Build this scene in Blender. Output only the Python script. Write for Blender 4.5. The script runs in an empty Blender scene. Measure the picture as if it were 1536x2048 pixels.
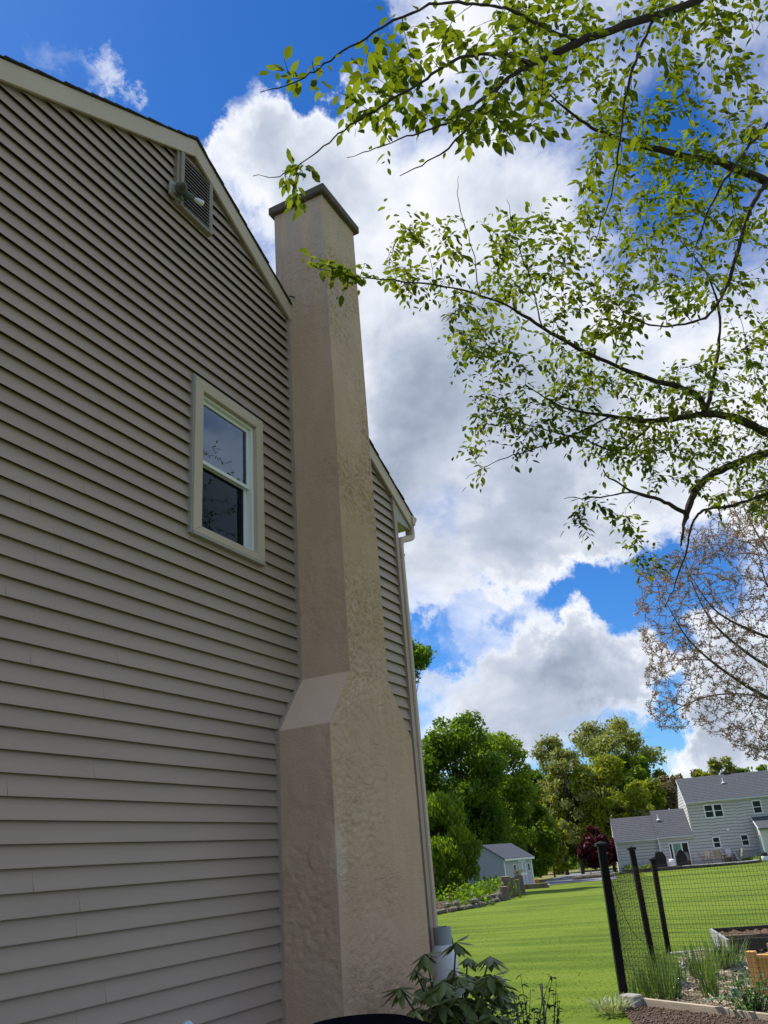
import bpy, math, random
import numpy as np
from mathutils import Matrix, Vector

random.seed(7)
RNG = np.random.default_rng(7)
PI = math.pi
sc = bpy.context.scene
C = sc.collection

# ------------------------------------------------------------------ camera
F_PX, PITCH, ROLL, YAW = 1621.52, 0.41027, -0.08270, 0.44857
def _axes():
    Dv = np.array([math.sin(YAW), 0, math.cos(YAW)]); Uv = np.array([0, -1., 0])
    cp, sp = math.cos(PITCH), math.sin(PITCH); c, s = math.cos(ROLL), math.sin(ROLL)
    M = np.array([[c, -s, 0], [s, c, 0], [0, 0, 1]]) @ np.array([[1, 0, 0], [0, cp, sp], [0, -sp, cp]])
    D = M @ Dv; U = M @ Uv
    return D, np.cross(U, D), U
AX, AY, AZ = _axes()
EYE = np.array([0., 0., 1.65])
right = Vector((AX[0], AY[0], AZ[0])); down = Vector((AX[1], AY[1], AZ[1])); fwd = Vector((AX[2], AY[2], AZ[2]))
cam = bpy.data.cameras.new('camera'); cam_o = bpy.data.objects.new('camera', cam); C.objects.link(cam_o)
m = Matrix.Identity(4)
for i in range(3):
    m[i][0] = right[i]; m[i][1] = -down[i]; m[i][2] = -fwd[i]; m[i][3] = EYE[i]
cam_o.matrix_world = m
cam.sensor_fit = 'HORIZONTAL'; cam.sensor_width = 36; cam.lens = F_PX / 1536 * 36
cam.clip_start = 0.05; cam.clip_end = 3000
sc.camera = cam_o

# ------------------------------------------------------------------ light
SUN_AZ, SUN_EL = math.radians(80), math.radians(57)      # azimuth from +x towards +y
SUN_DIR = Vector((math.cos(SUN_AZ) * math.cos(SUN_EL), math.sin(SUN_AZ) * math.cos(SUN_EL), math.sin(SUN_EL)))
sun = bpy.data.lights.new('sun', 'SUN'); sun.energy = 4.6; sun.angle = math.radians(1.5); sun.color = (1, .95, .86)
sun_o = bpy.data.objects.new('sun', sun); C.objects.link(sun_o)
sun_o.rotation_euler = SUN_DIR.to_track_quat('Z', 'Y').to_euler(); sun_o.location = (0, 30, 40)
sc.cycles.max_bounces = 6; sc.cycles.diffuse_bounces = 3; sc.cycles.glossy_bounces = 3; sc.cycles.transmission_bounces = 4
sc.view_settings.view_transform = 'Standard'; sc.view_settings.look = 'None'
sc.view_settings.exposure = 0.36; sc.view_settings.gamma = 1.0; sc.view_settings.use_curve_mapping = False

def at(px, py, zc):
    """a point seen at photo pixel (px, py), zc metres in front of the camera"""
    v = np.array([(px - 768) / F_PX * zc, (py - 1024) / F_PX * zc, zc])
    return np.array([v @ AX, v @ AY, v @ AZ]) + EYE
def dirpx(px, py):
    v = at(px, py, 1.) - EYE
    return v / np.linalg.norm(v)
def proj(P):
    P = np.asarray(P, float) - EYE
    c = P[..., 0:1] * AX + P[..., 1:2] * AY + P[..., 2:3] * AZ
    return 768 + F_PX * c[..., 0] / c[..., 2], 1024 + F_PX * c[..., 1] / c[..., 2], c[..., 2]
def g(x, y):
    r = np.hypot(x, y)
    return -.0075 * np.maximum(0, np.minimum(r, 110) - 6) - .009 * np.maximum(0, np.minimum(y, 40) - 5)
def gh(px, py):
    lo, hi = 2., 260.
    for _ in range(50):
        mid = (lo + hi) / 2; P = at(px, py, mid)
        if P[2] > g(P[0], P[1]): lo = mid
        else: hi = mid
    return at(px, py, lo)

# ------------------------------------------------------------------ node helper
class NT:
    def __init__(s, nt): s.nt = nt; nt.nodes.clear()
    def n(s, t, **kw):
        nd = s.nt.nodes.new(t)
        for k, v in kw.items():
            if k == 'ins':
                for kk, vv in v.items(): s.set(nd.inputs[kk], vv)
            else: setattr(nd, k, v)
        return nd
    def set(s, sock, v):
        if isinstance(v, bpy.types.NodeSocket): s.nt.links.new(v, sock)
        else: sock.default_value = v
    def math(s, op, a, b=None, c=None, clamp=False):
        nd = s.nt.nodes.new('ShaderNodeMath'); nd.operation = op; nd.use_clamp = clamp
        s.set(nd.inputs[0], a)
        if b is not None: s.set(nd.inputs[1], b)
        if c is not None: s.set(nd.inputs[2], c)
        return nd.outputs[0]
    def vmath(s, op, a, b=None, out=0):
        nd = s.nt.nodes.new('ShaderNodeVectorMath'); nd.operation = op
        s.set(nd.inputs[0], a)
        if b is not None: s.set(nd.inputs[3 if op == 'SCALE' else 1], b)
        return nd.outputs[1 if op == 'DOT_PRODUCT' else 0]
    def ramp(s, fac, stops, interp='LINEAR'):
        nd = s.nt.nodes.new('ShaderNodeValToRGB'); nd.color_ramp.interpolation = interp
        e = nd.color_ramp.elements
        while len(e) > 1: e.remove(e[-1])
        e[0].position = stops[0][0]; e[0].color = (*stops[0][1], 1)
        for p, c in stops[1:]:
            k = e.new(p); k.color = (*c, 1)
        s.set(nd.inputs[0], fac); return nd.outputs[0]
    def noise(s, vec, scale, detail=4, rough=.55, dist=0.):
        nd = s.n('ShaderNodeTexNoise'); s.set(nd.inputs['Scale'], scale); s.set(nd.inputs['Detail'], detail)
        s.set(nd.inputs['Roughness'], rough); s.set(nd.inputs['Distortion'], dist)
        if vec is not None: s.set(nd.inputs['Vector'], vec)
        return nd
    def mix(s, fac, a, b, blend='MIX'):
        nd = s.nt.nodes.new('ShaderNodeMix'); nd.data_type = 'RGBA'; nd.blend_type = blend
        s.set(nd.inputs[0], fac)
        s.set(nd.inputs[6], a if not isinstance(a, tuple) or len(a) == 4 else (*a, 1))
        s.set(nd.inputs[7], b if not isinstance(b, tuple) or len(b) == 4 else (*b, 1))
        return nd.outputs[2]
    def sstep(s, v, lo, hi):
        nd = s.nt.nodes.new('ShaderNodeMapRange'); nd.interpolation_type = 'SMOOTHSTEP'
        s.set(nd.inputs[0], v); nd.inputs[1].default_value = lo; nd.inputs[2].default_value = hi
        nd.inputs[3].default_value = 0; nd.inputs[4].default_value = 1
        return nd.outputs[0]

# ------------------------------------------------------------------ sky
world = bpy.data.worlds.new('World'); sc.world = world; world.cycles.sampling_method = 'MANUAL'; world.cycles.sample_map_resolution = 256; world.use_nodes = True
W = NT(world.node_tree)
wout = W.n('ShaderNodeOutputWorld'); bg = W.n('ShaderNodeBackground'); bg.inputs['Strength'].default_value = .1
W.nt.links.new(bg.outputs[0], wout.inputs[0])
skyt = W.n('ShaderNodeTexSky'); skyt.sky_type = 'NISHITA'; skyt.sun_disc = False
skyt.sun_elevation = SUN_EL; skyt.sun_rotation = PI / 2 - SUN_AZ
skyt.air_density = 1.0; skyt.dust_density = .12; skyt.ozone_density = 2.5
tc = W.n('ShaderNodeTexCoord'); DIR = tc.outputs['Generated']
hs = W.n('ShaderNodeHueSaturation', ins={'Saturation': 1.30, 'Value': .92, 'Color': skyt.outputs[0]})
blue = W.mix(1.0, hs.outputs[0], (.60, .90, 1.22), 'MULTIPLY')
# slightly wavy directions, so that cloud edges curl
warp = W.noise(DIR, 6.0, 7, .66)
wv = W.vmath('SCALE', W.vmath('SUBTRACT', warp.outputs['Color'], (.5, .5, .5)), .24)
DW = W.vmath('NORMALIZE', W.vmath('ADD', DIR, wv))
def blobs(lst):
    acc = None
    for px, py, r, w in lst:
        c = dirpx(px, py); ro = r / F_PX
        dt = W.vmath('DOT_PRODUCT', DW, tuple(c))
        k = W.sstep(dt, math.cos(ro * 1.25), math.cos(ro * .35))
        k = W.math('MULTIPLY', k, w)
        acc = k if acc is None else W.math('ADD', acc, k)
    return acc
COVER = [(430, 200, 120, .60), (520, 260, 150, .40), (640, 330, 150, .42), (840, 600, 330, .52), (960, 950, 260, .5), (880, 1190, 110, .42), (1340, 800, 260, .35), (1480, 930, 160, .3),
         (60, 75, 70, .50), (245, 110, 75, .60), (280, 170, 60, .45), (140, 165, 95, .60), (1090, 1050, 120, .45), (1170, 1070, 80, .4),
         (1030, 1390, 170, .75), (1180, 1340, 95, .6), (1385, 1490, 85, .7), (1470, 1370, 130, .5),
         (1265, 1185, 110, -.95), (1150, 1200, 85, -.62), (1050, 1228, 70, -.50), (950, 1268, 60, -.52), (860, 1305, 50, -.45), (1390, 1120, 95, -.6), (1315, 1410, 60, -.8), (1310, 1480, 50, -.6),
         (140, -40, 300, -.85), (430, -40, 210, -.8), (630, 60, 110, -.95), (150, 190, 160, -.45), (330, 210, 65, -.5), (900, 60, 90, .3), (1230, 160, 150, -.10), (1310, 320, 110, -.20), (1450, 470, 120, -.16), (1120, 380, 140, .2)]
DARK = [(960, 850, 260, .55), (880, 1080, 160, .35), (1010, 1430, 150, .45), (1150, 1420, 110, .35), (1480, 1470, 90, .35)]
cover = blobs(COVER); dark = blobs(DARK)
flat = W.vmath('MULTIPLY', DIR, (1., 1., 1.45))
nf = W.noise(flat, 4.6, 9, .60, .2).outputs['Fac']
nfs = W.noise(W.vmath('ADD', flat, tuple(SUN_DIR * .035)), 4.6, 4, .58, .2).outputs['Fac']
nl = W.noise(DIR, 1.3, 2, .5).outputs['Fac']          # broad fields of cloud over the whole sky
dens0 = W.math('ADD', W.math('MULTIPLY', W.math('SUBTRACT', nf, .5), 2.1), cover)
dens0 = W.math('ADD', dens0, W.math('MULTIPLY', W.math('SUBTRACT', nl, .5), .7))
dens0 = W.math('ADD', dens0, .36)
dens = W.sstep(dens0, -.06, .86)
thick = W.sstep(dens0, .35, 1.5)
nd2 = W.noise(W.vmath('ADD', flat, (.7, .3, .2)), 8.0, 7, .6, .4).outputs['Fac']
shade = W.math('ADD', W.math('MULTIPLY', thick, .52), W.math('MULTIPLY', dark, .62))
shade = W.math('ADD', shade, W.math('MULTIPLY', W.math('SUBTRACT', nd2, .52), .95))
shade = W.math('ADD', shade, W.math('MULTIPLY', W.math('SUBTRACT', nfs, nf), 1.6))
ccol = W.ramp(W.math('MULTIPLY', shade, .85, clamp=True), [(0., (.93, .95, .99)), (.25, (.74, .78, .86)), (.5, (.50, .56, .67)), (.8, (.34, .40, .51)), (1., (.26, .31, .41))])
ccol = W.vmath('SCALE', ccol, 8.4)
skyc = W.mix(dens, blue, ccol)
W.nt.links.new(skyc, bg.inputs['Color'])

# ------------------------------------------------------------------ mesh helpers
def mesh_np(name, V, Fl, smooth=False, attr=None):
    """V (n,3) array, Fl list of (k, faces array) by face size"""
    me = bpy.data.meshes.new(name)
    V = np.asarray(V, np.float32)
    loops = np.concatenate([np.asarray(f, np.int32).ravel() for f in Fl])
    sizes = np.concatenate([np.full(len(f), np.asarray(f).shape[1], np.int32) for f in Fl])
    me.vertices.add(len(V)); me.vertices.foreach_set('co', V.ravel())
    me.loops.add(len(loops)); me.loops.foreach_set('vertex_index', loops)
    me.polygons.add(len(sizes))
    st = np.concatenate([[0], np.cumsum(sizes)[:-1]]).astype(np.int32)
    me.polygons.foreach_set('loop_start', st); me.polygons.foreach_set('loop_total', sizes)
    if smooth: me.polygons.foreach_set('use_smooth', np.ones(len(sizes), bool))
    if attr is not None:
        a = me.attributes.new('var', 'FLOAT', 'POINT'); a.data.foreach_set('value', np.asarray(attr, np.float32))
    me.update(calc_edges=True); me.validate()
    return me
def link(name, me, mat=None, parent=None, loc=None):
    o = bpy.data.objects.new(name, me); C.objects.link(o)
    if mat is not None and me is not None and len(me.materials) == 0: me.materials.append(mat)
    if parent is not None: o.parent = parent
    if loc is not None: o.location = loc
    return o
def tag(o, label=None, cat=None, group=None, kind=None):
    if label: o['label'] = label
    if cat: o['category'] = cat
    if group: o['group'] = group
    if kind: o['kind'] = kind
    return o
def thing(name, label, cat, loc=(0, 0, 0), rz=0, group=None):
    o = bpy.data.objects.new(name, None); C.objects.link(o); o.empty_display_size = .1
    o.location = loc; o.rotation_euler = (0, 0, rz)
    return tag(o, label, cat, group)
def copy_tree(o, parent=None):
    c = o.copy(); C.objects.link(c); c.parent = parent
    for ch in list(o.children): copy_tree(ch, c)
    return c
class MB:
    def __init__(s): s.v = []; s.f = []
    def add(s, V, Fs):
        b = len(s.v); s.v += [tuple(map(float, p)) for p in V]; s.f += [tuple(b + i for i in f) for f in Fs]; return s
    def box(s, x0, x1, y0, y1, z0, z1, M=None):
        V = [(x, y, z) for z in (z0, z1) for y in (y0, y1) for x in (x0, x1)]
        if M is not None: V = [tuple(M @ Vector(p)) for p in V]
        return s.add(V, [(0, 2, 3, 1), (4, 5, 7, 6), (0, 1, 5, 4), (2, 6, 7, 3), (0, 4, 6, 2), (1, 3, 7, 5)])
    def prism(s, poly, axis, a, b):
        """poly: 2-D outline; extruded along axis ('x','y','z') from a to b"""
        n = len(poly); V = []
        for t in (a, b):
            for u, w in poly:
                V.append((t, u, w) if axis == 'x' else (u, t, w) if axis == 'y' else (u, w, t))
        Fs = [tuple(range(n))[::-1], tuple(range(n, 2 * n))] + [(i, (i + 1) % n, n + (i + 1) % n, n + i) for i in range(n)]
        return s.add(V, Fs)
    def tube(s, pts, rad, n=8, cap=True):
        V, Fs = tube_np(pts, rad, n)
        b = len(s.v); s.v += [tuple(map(float, p)) for p in V]; s.f += [tuple(int(b + i) for i in q) for q in Fs]
        if cap:
            s.f.append(tuple(b + i for i in range(n))[::-1]); s.f.append(tuple(b + len(V) - n + i for i in range(n)))
        return s
    def lathe(s, prof, n=20, c=(0, 0, 0)):
        V = []; 
        for r, z in prof:
            for i in range(n):
                a = 2 * PI * i / n; V.append((c[0] + r * math.cos(a), c[1] + r * math.sin(a), c[2] + z))
        Fs = []
        for k in range(len(prof) - 1):
            for i in range(n):
                j = (i + 1) % n; Fs.append((k * n + i, k * n + j, (k + 1) * n + j, (k + 1) * n + i))
        Fs.append(tuple(range(n))[::-1]); Fs.append(tuple((len(prof) - 1) * n + i for i in range(n)))
        return s.add(V, Fs)
    def build(s, name, mat, parent=None, smooth=False, bevel=0, loc=None):
        me = bpy.data.meshes.new(name); me.from_pydata(s.v, [], s.f); me.update()
        import bmesh
        bm = bmesh.new(); bm.from_mesh(me); bmesh.ops.recalc_face_normals(bm, faces=bm.faces)
        if bevel: bmesh.ops.bevel(bm, geom=bm.edges[:], offset=bevel, segments=1, affect='EDGES', clamp_overlap=True)
        bm.to_mesh(me); bm.free()
        if smooth:
            me.polygons.foreach_set('use_smooth', np.ones(len(me.polygons), bool))
        return link(name, me, mat, parent, loc)
def tube_np(pts, rad, n=6):
    P = np.asarray(pts, float); rad = np.broadcast_to(np.asarray(rad, float), (len(P),))
    T = np.gradient(P, axis=0); T /= np.linalg.norm(T, axis=1)[:, None] + 1e-9
    ref = np.array([0, 0, 1.]) if abs(T[0][2]) < .9 else np.array([1., 0, 0])
    A = np.cross(T, ref); A /= np.linalg.norm(A, axis=1)[:, None] + 1e-9
    B = np.cross(T, A); ang = np.arange(n) * 2 * PI / n
    V = P[:, None] + rad[:, None, None] * (np.cos(ang)[None, :, None] * A[:, None] + np.sin(ang)[None, :, None] * B[:, None])
    k = np.arange(len(P) - 1)[:, None] * n; i = np.arange(n)[None]; j = (i + 1) % n
    Fs = np.stack([k + i, k + j, k + n + j, k + n + i], -1).reshape(-1, 4)
    return V.reshape(-1, 3), Fs
def tubes_mesh(name, lst, n=5):
    Vs = []; Fs = []; b = 0
    for pts, rad in lst:
        V, Fq = tube_np(pts, rad, n); Vs.append(V); Fs.append(Fq + b); b += len(V)
    return mesh_np(name, np.concatenate(Vs), [np.concatenate(Fs)], True)
def spline(P, k=6):
    """Catmull-Rom through the rows of P (any width)"""
    P = np.asarray(P, float); Q = np.vstack([2 * P[0] - P[1], P, 2 * P[-1] - P[-2]]); out = []
    for i in range(1, len(Q) - 2):
        for t in np.arange(k) / k:
            a, b, c, d = Q[i - 1], Q[i], Q[i + 1], Q[i + 2]
            out.append(.5 * (2 * b + (c - a) * t + (2 * a - 5 * b + 4 * c - d) * t * t + (3 * b - a - 3 * c + d) * t ** 3))
    out.append(P[-1]); return np.array(out)

# ------------------------------------------------------------------ materials
MATS = {}
def mat(name, col, rough=.7, var=.12, scale=6., bump=0., bscale=40., spec=.3, metal=0., col2=None, detail=6, stretch=None, coords='Object'):
    if name in MATS: return MATS[name]
    mt = bpy.data.materials.new(name); mt.use_nodes = True; T = NT(mt.node_tree)
    out = T.n('ShaderNodeOutputMaterial'); b = T.n('ShaderNodeBsdfPrincipled'); T.nt.links.new(b.outputs[0], out.inputs[0])
    vec = T.n('ShaderNodeTexCoord').outputs[coords]
    if stretch: vec = T.vmath('MULTIPLY', vec, stretch)
    nz = T.noise(vec, scale, detail, .6).outputs['Fac']
    c2 = col2 or tuple(min(1, c * (1 + var)) for c in col); c1 = col if col2 else tuple(c * (1 - var) for c in col)
    cr = T.ramp(nz, [(.28, c1), (.72, c2)])
    T.set(b.inputs['Base Color'], cr); b.inputs['Roughness'].default_value = rough; b.inputs['Metallic'].default_value = metal
    b.inputs['Specular IOR Level'].default_value = spec
    if bump:
        bn = T.n('ShaderNodeBump', ins={'Strength': bump, 'Distance': .02, 'Height': T.noise(vec, bscale, 6, .65).outputs['Fac']})
        T.nt.links.new(bn.outputs[0], b.inputs['Normal'])
    MATS[name] = mt; return mt
def leafmat(name, dark, light, trans=.45, tcol=None, rough=.5, nscale=.35, spec=.3):
    if name in MATS: return MATS[name]
    mt = bpy.data.materials.new(name); mt.use_nodes = True; T = NT(mt.node_tree)
    out = T.n('ShaderNodeOutputMaterial'); b = T.n('ShaderNodeBsdfPrincipled'); tr = T.n('ShaderNodeBsdfTranslucent'); mx = T.n('ShaderNodeMixShader')
    at_ = T.n('ShaderNodeAttribute'); at_.attribute_name = 'var'
    oi = T.n('ShaderNodeObjectInfo')
    nz = T.noise(T.n('ShaderNodeTexCoord').outputs['Object'], nscale, 3, .5).outputs['Fac']
    v = T.math('ADD', T.math('MULTIPLY', T.math('FRACT', T.math('ADD', at_.outputs['Fac'], oi.outputs['Random'])), .55), T.math('MULTIPLY', nz, .6))
    cr = T.ramp(v, [(.2, dark), (.85, light)])
    T.set(b.inputs['Base Color'], cr); b.inputs['Roughness'].default_value = rough; b.inputs['Specular IOR Level'].default_value = spec
    tcl = T.mix(1.0, cr, tcol or (1.5, 1.35, .5), 'MULTIPLY')
    T.set(tr.inputs['Color'], tcl); mx.inputs[0].default_value = trans
    T.nt.links.new(b.outputs[0], mx.inputs[1]); T.nt.links.new(tr.outputs[0], mx.inputs[2]); T.nt.links.new(mx.outputs[0], out.inputs[0])
    MATS[name] = mt; return mt

M_SID = mat('vinyl_siding', (.392, .310, .249), .52, .08, .9, .02, 60, .35, stretch=(.5, 1, 3))
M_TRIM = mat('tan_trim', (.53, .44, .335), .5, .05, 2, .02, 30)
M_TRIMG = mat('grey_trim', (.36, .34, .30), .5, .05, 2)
M_WHITE = mat('white_vinyl', (.78, .80, .78), .35, .03, 4)
M_SHING = mat('dark_shingle', (.05, .048, .046), .9, .4, 18, .5, 120)
M_VENT = mat('taupe_vent', (.27, .235, .195), .55, .06, 3)
M_WALL = mat('house_sheathing', (.06, .055, .05), .9)
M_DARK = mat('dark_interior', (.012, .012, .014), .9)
M_CAP = mat('chimney_cap_concrete', (.115, .095, .082), .85, .25, 5, .3, 60)
M_BLACK = mat('black_metal', (.006, .006, .009), .5, .3, 10, 0, spec=.18)
M_BARK = mat('grey_brown_bark', (.042, .034, .027), .9, .45, 14, .6, 50)
M_WOODY = mat('twig_bark', (.075, .06, .045), .8, .35, 10)

def glass_mat(name, tint, ior):
    mt = bpy.data.materials.new(name); mt.use_nodes = True; T = NT(mt.node_tree)
    out = T.n('ShaderNodeOutputMaterial'); gl = T.n('ShaderNodeBsdfGlossy', ins={'Roughness': .015, 'Color': (.62, .80, 1, 1)})  # blue gloss tint paints a bluer sky into the reflection
    tr = T.n('ShaderNodeBsdfTransparent', ins={'Color': tint}); fr = T.n('ShaderNodeFresnel', ins={'IOR': ior}); mx = T.n('ShaderNodeMixShader')
    bn = T.n('ShaderNodeBump', ins={'Strength': .03, 'Distance': .02, 'Height': T.noise(T.n('ShaderNodeTexCoord').outputs['Object'], 3., 2, .5).outputs['Fac']})
    T.nt.links.new(bn.outputs[0], gl.inputs['Normal'])
    T.nt.links.new(fr.outputs[0], mx.inputs[0]); T.nt.links.new(tr.outputs[0], mx.inputs[1]); T.nt.links.new(gl.outputs[0], mx.inputs[2]); T.nt.links.new(mx.outputs[0], out.inputs[0])
    return mt
M_GLASS = glass_mat('window_glass', (.55, .6, .6, 1), 2.3)
M_GLASS2 = glass_mat('window_glass_screened', (.35, .38, .4, 1), 1.28)

# ------------------------------------------------------------------ ground
def lawn_mat():
    mt = bpy.data.materials.new('lawn_grass'); mt.use_nodes = True; T = NT(mt.node_tree)
    out = T.n('ShaderNodeOutputMaterial'); b = T.n('ShaderNodeBsdfPrincipled'); T.nt.links.new(b.outputs[0], out.inputs[0])
    P = T.n('ShaderNodeTexCoord').outputs['Object']
    n1 = T.noise(P, .12, 4, .55).outputs['Fac']; n2 = T.noise(T.vmath('MULTIPLY', P, (.7, .12, 1)), 1.3, 6, .62).outputs['Fac']; n3 = T.noise(P, 22, 4, .7).outputs['Fac']
    wv = T.n('ShaderNodeTexWave', ins={'Vector': P, 'Scale': .30, 'Distortion': 4.0, 'Detail': 2, 'Detail Scale': .6}); wv.bands_direction = 'X'
    v = T.math('ADD', T.math('MULTIPLY', n1, .49), T.math('ADD', T.math('MULTIPLY', n2, .46), T.math('MULTIPLY', n3, .17)))
    v = T.math('ADD', v, T.math('MULTIPLY', T.math('SUBTRACT', wv.outputs['Fac'], .5), .045))
    cr = T.ramp(v, [(.40, (.046, .086, .004)), (.5, (.080, .132, .007)), (.59, (.130, .185, .014))])
    T.set(b.inputs['Base Color'], cr); b.inputs['Roughness'].default_value = .8; b.inputs['Specular IOR Level'].default_value = .12
    bn = T.n('ShaderNodeBump', ins={'Strength': .35, 'Distance': .04, 'Height': T.noise(P, 30, 5, .7).outputs['Fac']})
    T.nt.links.new(bn.outputs[0], b.inputs['Normal'])
    return mt
M_LAWN = lawn_mat()
def sheet(name, poly, mt, dz, sub=1.0, kind='structure'):
    """polygon (world xy) laid on the ground, triangulated on a grid of rows between two edges"""
    V = [(x, y, float(g(x, y)) + dz) for x, y in poly]
    me = bpy.data.meshes.new(name); me.from_pydata(V, [], [tuple(range(len(V)))]); me.update()
    return tag(link(name, me, mt), kind=kind)
def strip(name, A, B, mt, dz, n=6, kind='structure'):
    """ground sheet between two polylines of equal length (world xy)"""
    V = []; Fs = []
    A = np.asarray(A, float); B = np.asarray(B, float)
    for i in range(len(A)):
        for k in range(n + 1):
            p = A[i] + (B[i] - A[i]) * k / n; V.append((p[0], p[1], float(g(p[0], p[1])) + dz))
    for i in range(len(A) - 1):
        for k in range(n): Fs.append((i * (n + 1) + k, i * (n + 1) + k + 1, (i + 1) * (n + 1) + k + 1, (i + 1) * (n + 1) + k))
    me = bpy.data.meshes.new(name); me.from_pydata(V, [], Fs); me.update()
    return tag(link(name, me, mt), kind=kind)
rad = np.concatenate([np.arange(0, 60, 1.0), np.arange(60, 130, 3.), np.geomspace(130, 1500, 10)]); na = 120
V = [(0, 0, float(g(0, 0)))]; Fs = []
for r in rad[1:]:
    for k in range(na):
        a = 2 * PI * k / na; x, y = r * math.cos(a), r * math.sin(a); V.append((x, y, float(g(x, y))))
for k in range(na): Fs.append((0, 1 + k, 1 + (k + 1) % na))
for i in range(len(rad) - 2):
    for k in range(na):
        a = 1 + i * na + k; b_ = 1 + i * na + (k + 1) % na; Fs.append((a, a + na, b_ + na, b_))
me = bpy.data.meshes.new('lawn'); me.from_pydata(V, [], Fs); me.update()
tag(link('lawn', me, M_LAWN), kind='structure')

M_TERR = mat('tan_concrete', (.15, .125, .105), .9, .15, 3, .3, 40)
sheet('bounce_terrace', [(-9, -9), (6.5, -9), (6.5, 2.4), (-9, 2.4)], M_TERR, .03)  # unseen paving added to steer the light bounced onto the wall
M_BEDM = mat('bark_mulch', (.13, .10, .075), .98, .4, 12, .8, 50)
sheet('added_mulch_bed', [(-9, 2.45), (9.4, 2.45), (9.4, 4.12), (-9, 4.12)], M_BEDM, .035)  # unseen mulch added to cut the green bounce off the lawn

# ------------------------------------------------------------------ the house with the chimney
DW_ = 4.13                      # camera to gable wall
WY = DW_
def wz(z): return 1.65 + z * DW_
def wx(x): return x * DW_
RX, RZ, PITCHR = wx(1.145), 8.56, .575         # ridge
XR, XL = 8.82, .64                              # house corners
house = thing('house', 'two-storey house with taupe lap siding, gable roof and tall stucco chimney', 'house', (RX, WY, 0))
HO = Vector((RX, WY, 0))
def hpart(mb, name, mt, parent=None, **k):
    p = parent or house
    o = mb.build(name, mt, None, **k)
    # vertices are given in world metres: shift them so that the part sits under its parent
    off = HO if p == house else HO
    me = o.data
    for v in me.vertices: v.co -= off
    o.parent = p
    return o
EXP = .0307 * DW_                               # siding exposure
def zrake(x): return RZ - abs(x - RX) * PITCHR
def xr_at(z): return min(XR, RX + (RZ - z) / PITCHR)
def xl_at(z): return max(XL, RX - (RZ - z) / PITCHR)
zero_line = 1.65 + .0035 * DW_                  # one butt edge lies just above eye height
k0 = -15; k1 = int((RZ - zero_line) / EXP)
WIN = (wx(1.166), wx(1.411), wz(.638), wz(1.0))
# backing wall with the window opening
wb = MB()
ox0, ox1, oz0, oz1 = WIN[0] + .11, WIN[1] - .11, WIN[2] + .10, WIN[3] - .10
y0, y1 = WY + .004, WY + .16
ze = zrake(XR)
wb.box(XL, ox0, y0, y1, -.5, oz1); wb.box(ox1, XR - .002, y0, y1, -.5, oz1); wb.box(ox0, ox1, y0, y1, -.5, oz0)
wb.prism([(XL, oz1), (XR - .002, oz1), (XR - .002, ze - .03), (RX, RZ - .03), (XL, zrake(XL) - .03)], 'y', y0, y1)
hpart(wb, 'wall', M_WALL)
bw = MB(); bw.box(XR - .16, XR - .004, WY + .16, WY + 11, -.5, ze - .05); bw.box(XL, XL + .16, WY + .16, WY + 11, -.5, ze - .05)
bw.box(XL + .16, XR - .16, WY + 10.8, WY + 11, -.5, ze - .05); bw.box(XL + .16, XR - .16, WY + .16, WY + 10.8, ze - .4, ze - .3)
hpart(bw, 'rear_wall', M_SID)
# siding panels, one lap each
rs = random.Random(3)
def panel(xa, xb, z, jog=0.):
    """xa/xb: functions of height giving the ends"""
    prof = [(.004, z + EXP + .012), (.037 + jog, z + .007), (.0375 + jog, z), (.0355 + jog, z - .0005), (.0340 + jog, z + .012), (.001, z + EXP + .012)]
    mb = MB(); V = []
    for fn in (xa, xb):
        for yo, zz in prof: V.append((fn(zz), WY - yo, zz))
    n = len(prof)
    Fs = [tuple(range(n))[::-1], tuple(range(n, 2 * n))] + [(i, (i + 1) % n, n + (i + 1) % n, n + i) for i in range(n)]
    mb.add(V, Fs)
    return hpart(mb, 'siding_panel', M_SID)
for k in range(k0, k1 + 1):
    z = zero_line + k * EXP
    zt = z + EXP + .012
    if zt > RZ - .06: continue
    la = lambda q: xl_at(min(q, RZ - .05)); ra = lambda q: xr_at(min(q, RZ - .05))
    segs = [(la, ra)]
    if z > WIN[2] - .01 and z + EXP < WIN[3] + .02:
        segs = [(la, lambda q: WIN[0] + .03), (lambda q: WIN[1] - .03, ra)]
    out_ = []
    for a, b in segs:
        xa, xb = a(z), b(z)
        cuts = []
        x = xa + rs.uniform(1.2, 3.6)
        while x < xb - .6 and len(cuts) < 2:
            if a(zt) + .1 < x < b(zt) - .1: cuts.append(x)
            x += 3.66
        ends = [a] + [(lambda q, c=c: c) for c in cuts] + [b]
        for i in range(len(ends) - 1):
            out_.append((ends[i], ends[i + 1], (i % 2) * .0028 + rs.uniform(0, .0008)))
    for a, b, j in out_: panel(a, b, z, j)
# trim: rake boards, corner posts, J-channels
def rake(sign):
    mb = MB(); xe = XR + .42 if sign > 0 else XL - .42
    top = lambda x: zrake(x) - .005; w = .20
    P = [(RX, top(RX)), (xe, top(xe)), (xe, top(xe) - w), (RX, top(RX) - w - .015)]
    mb.prism(P, 'y', WY - .085, WY - .06)
    sb = MB(); sb.prism([(RX, top(RX) - .02), (xe, top(xe) - .02), (xe, top(xe) - w + .02), (RX, top(RX) - w + .02)], 'y', WY - .058, WY + .0)
    return mb, sb
for s_ in (1, -1):
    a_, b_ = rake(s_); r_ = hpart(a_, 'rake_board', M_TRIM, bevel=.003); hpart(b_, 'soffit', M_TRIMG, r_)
mb = MB(); mb.box(XR - .07, XR + .012, WY - .058, WY + .002, -.5, ze - .02); mb.box(XR + .0, XR + .012, WY + .003, WY + .09, -.5, ze - .02)
hpart(mb, 'corner_post', M_SID)
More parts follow.
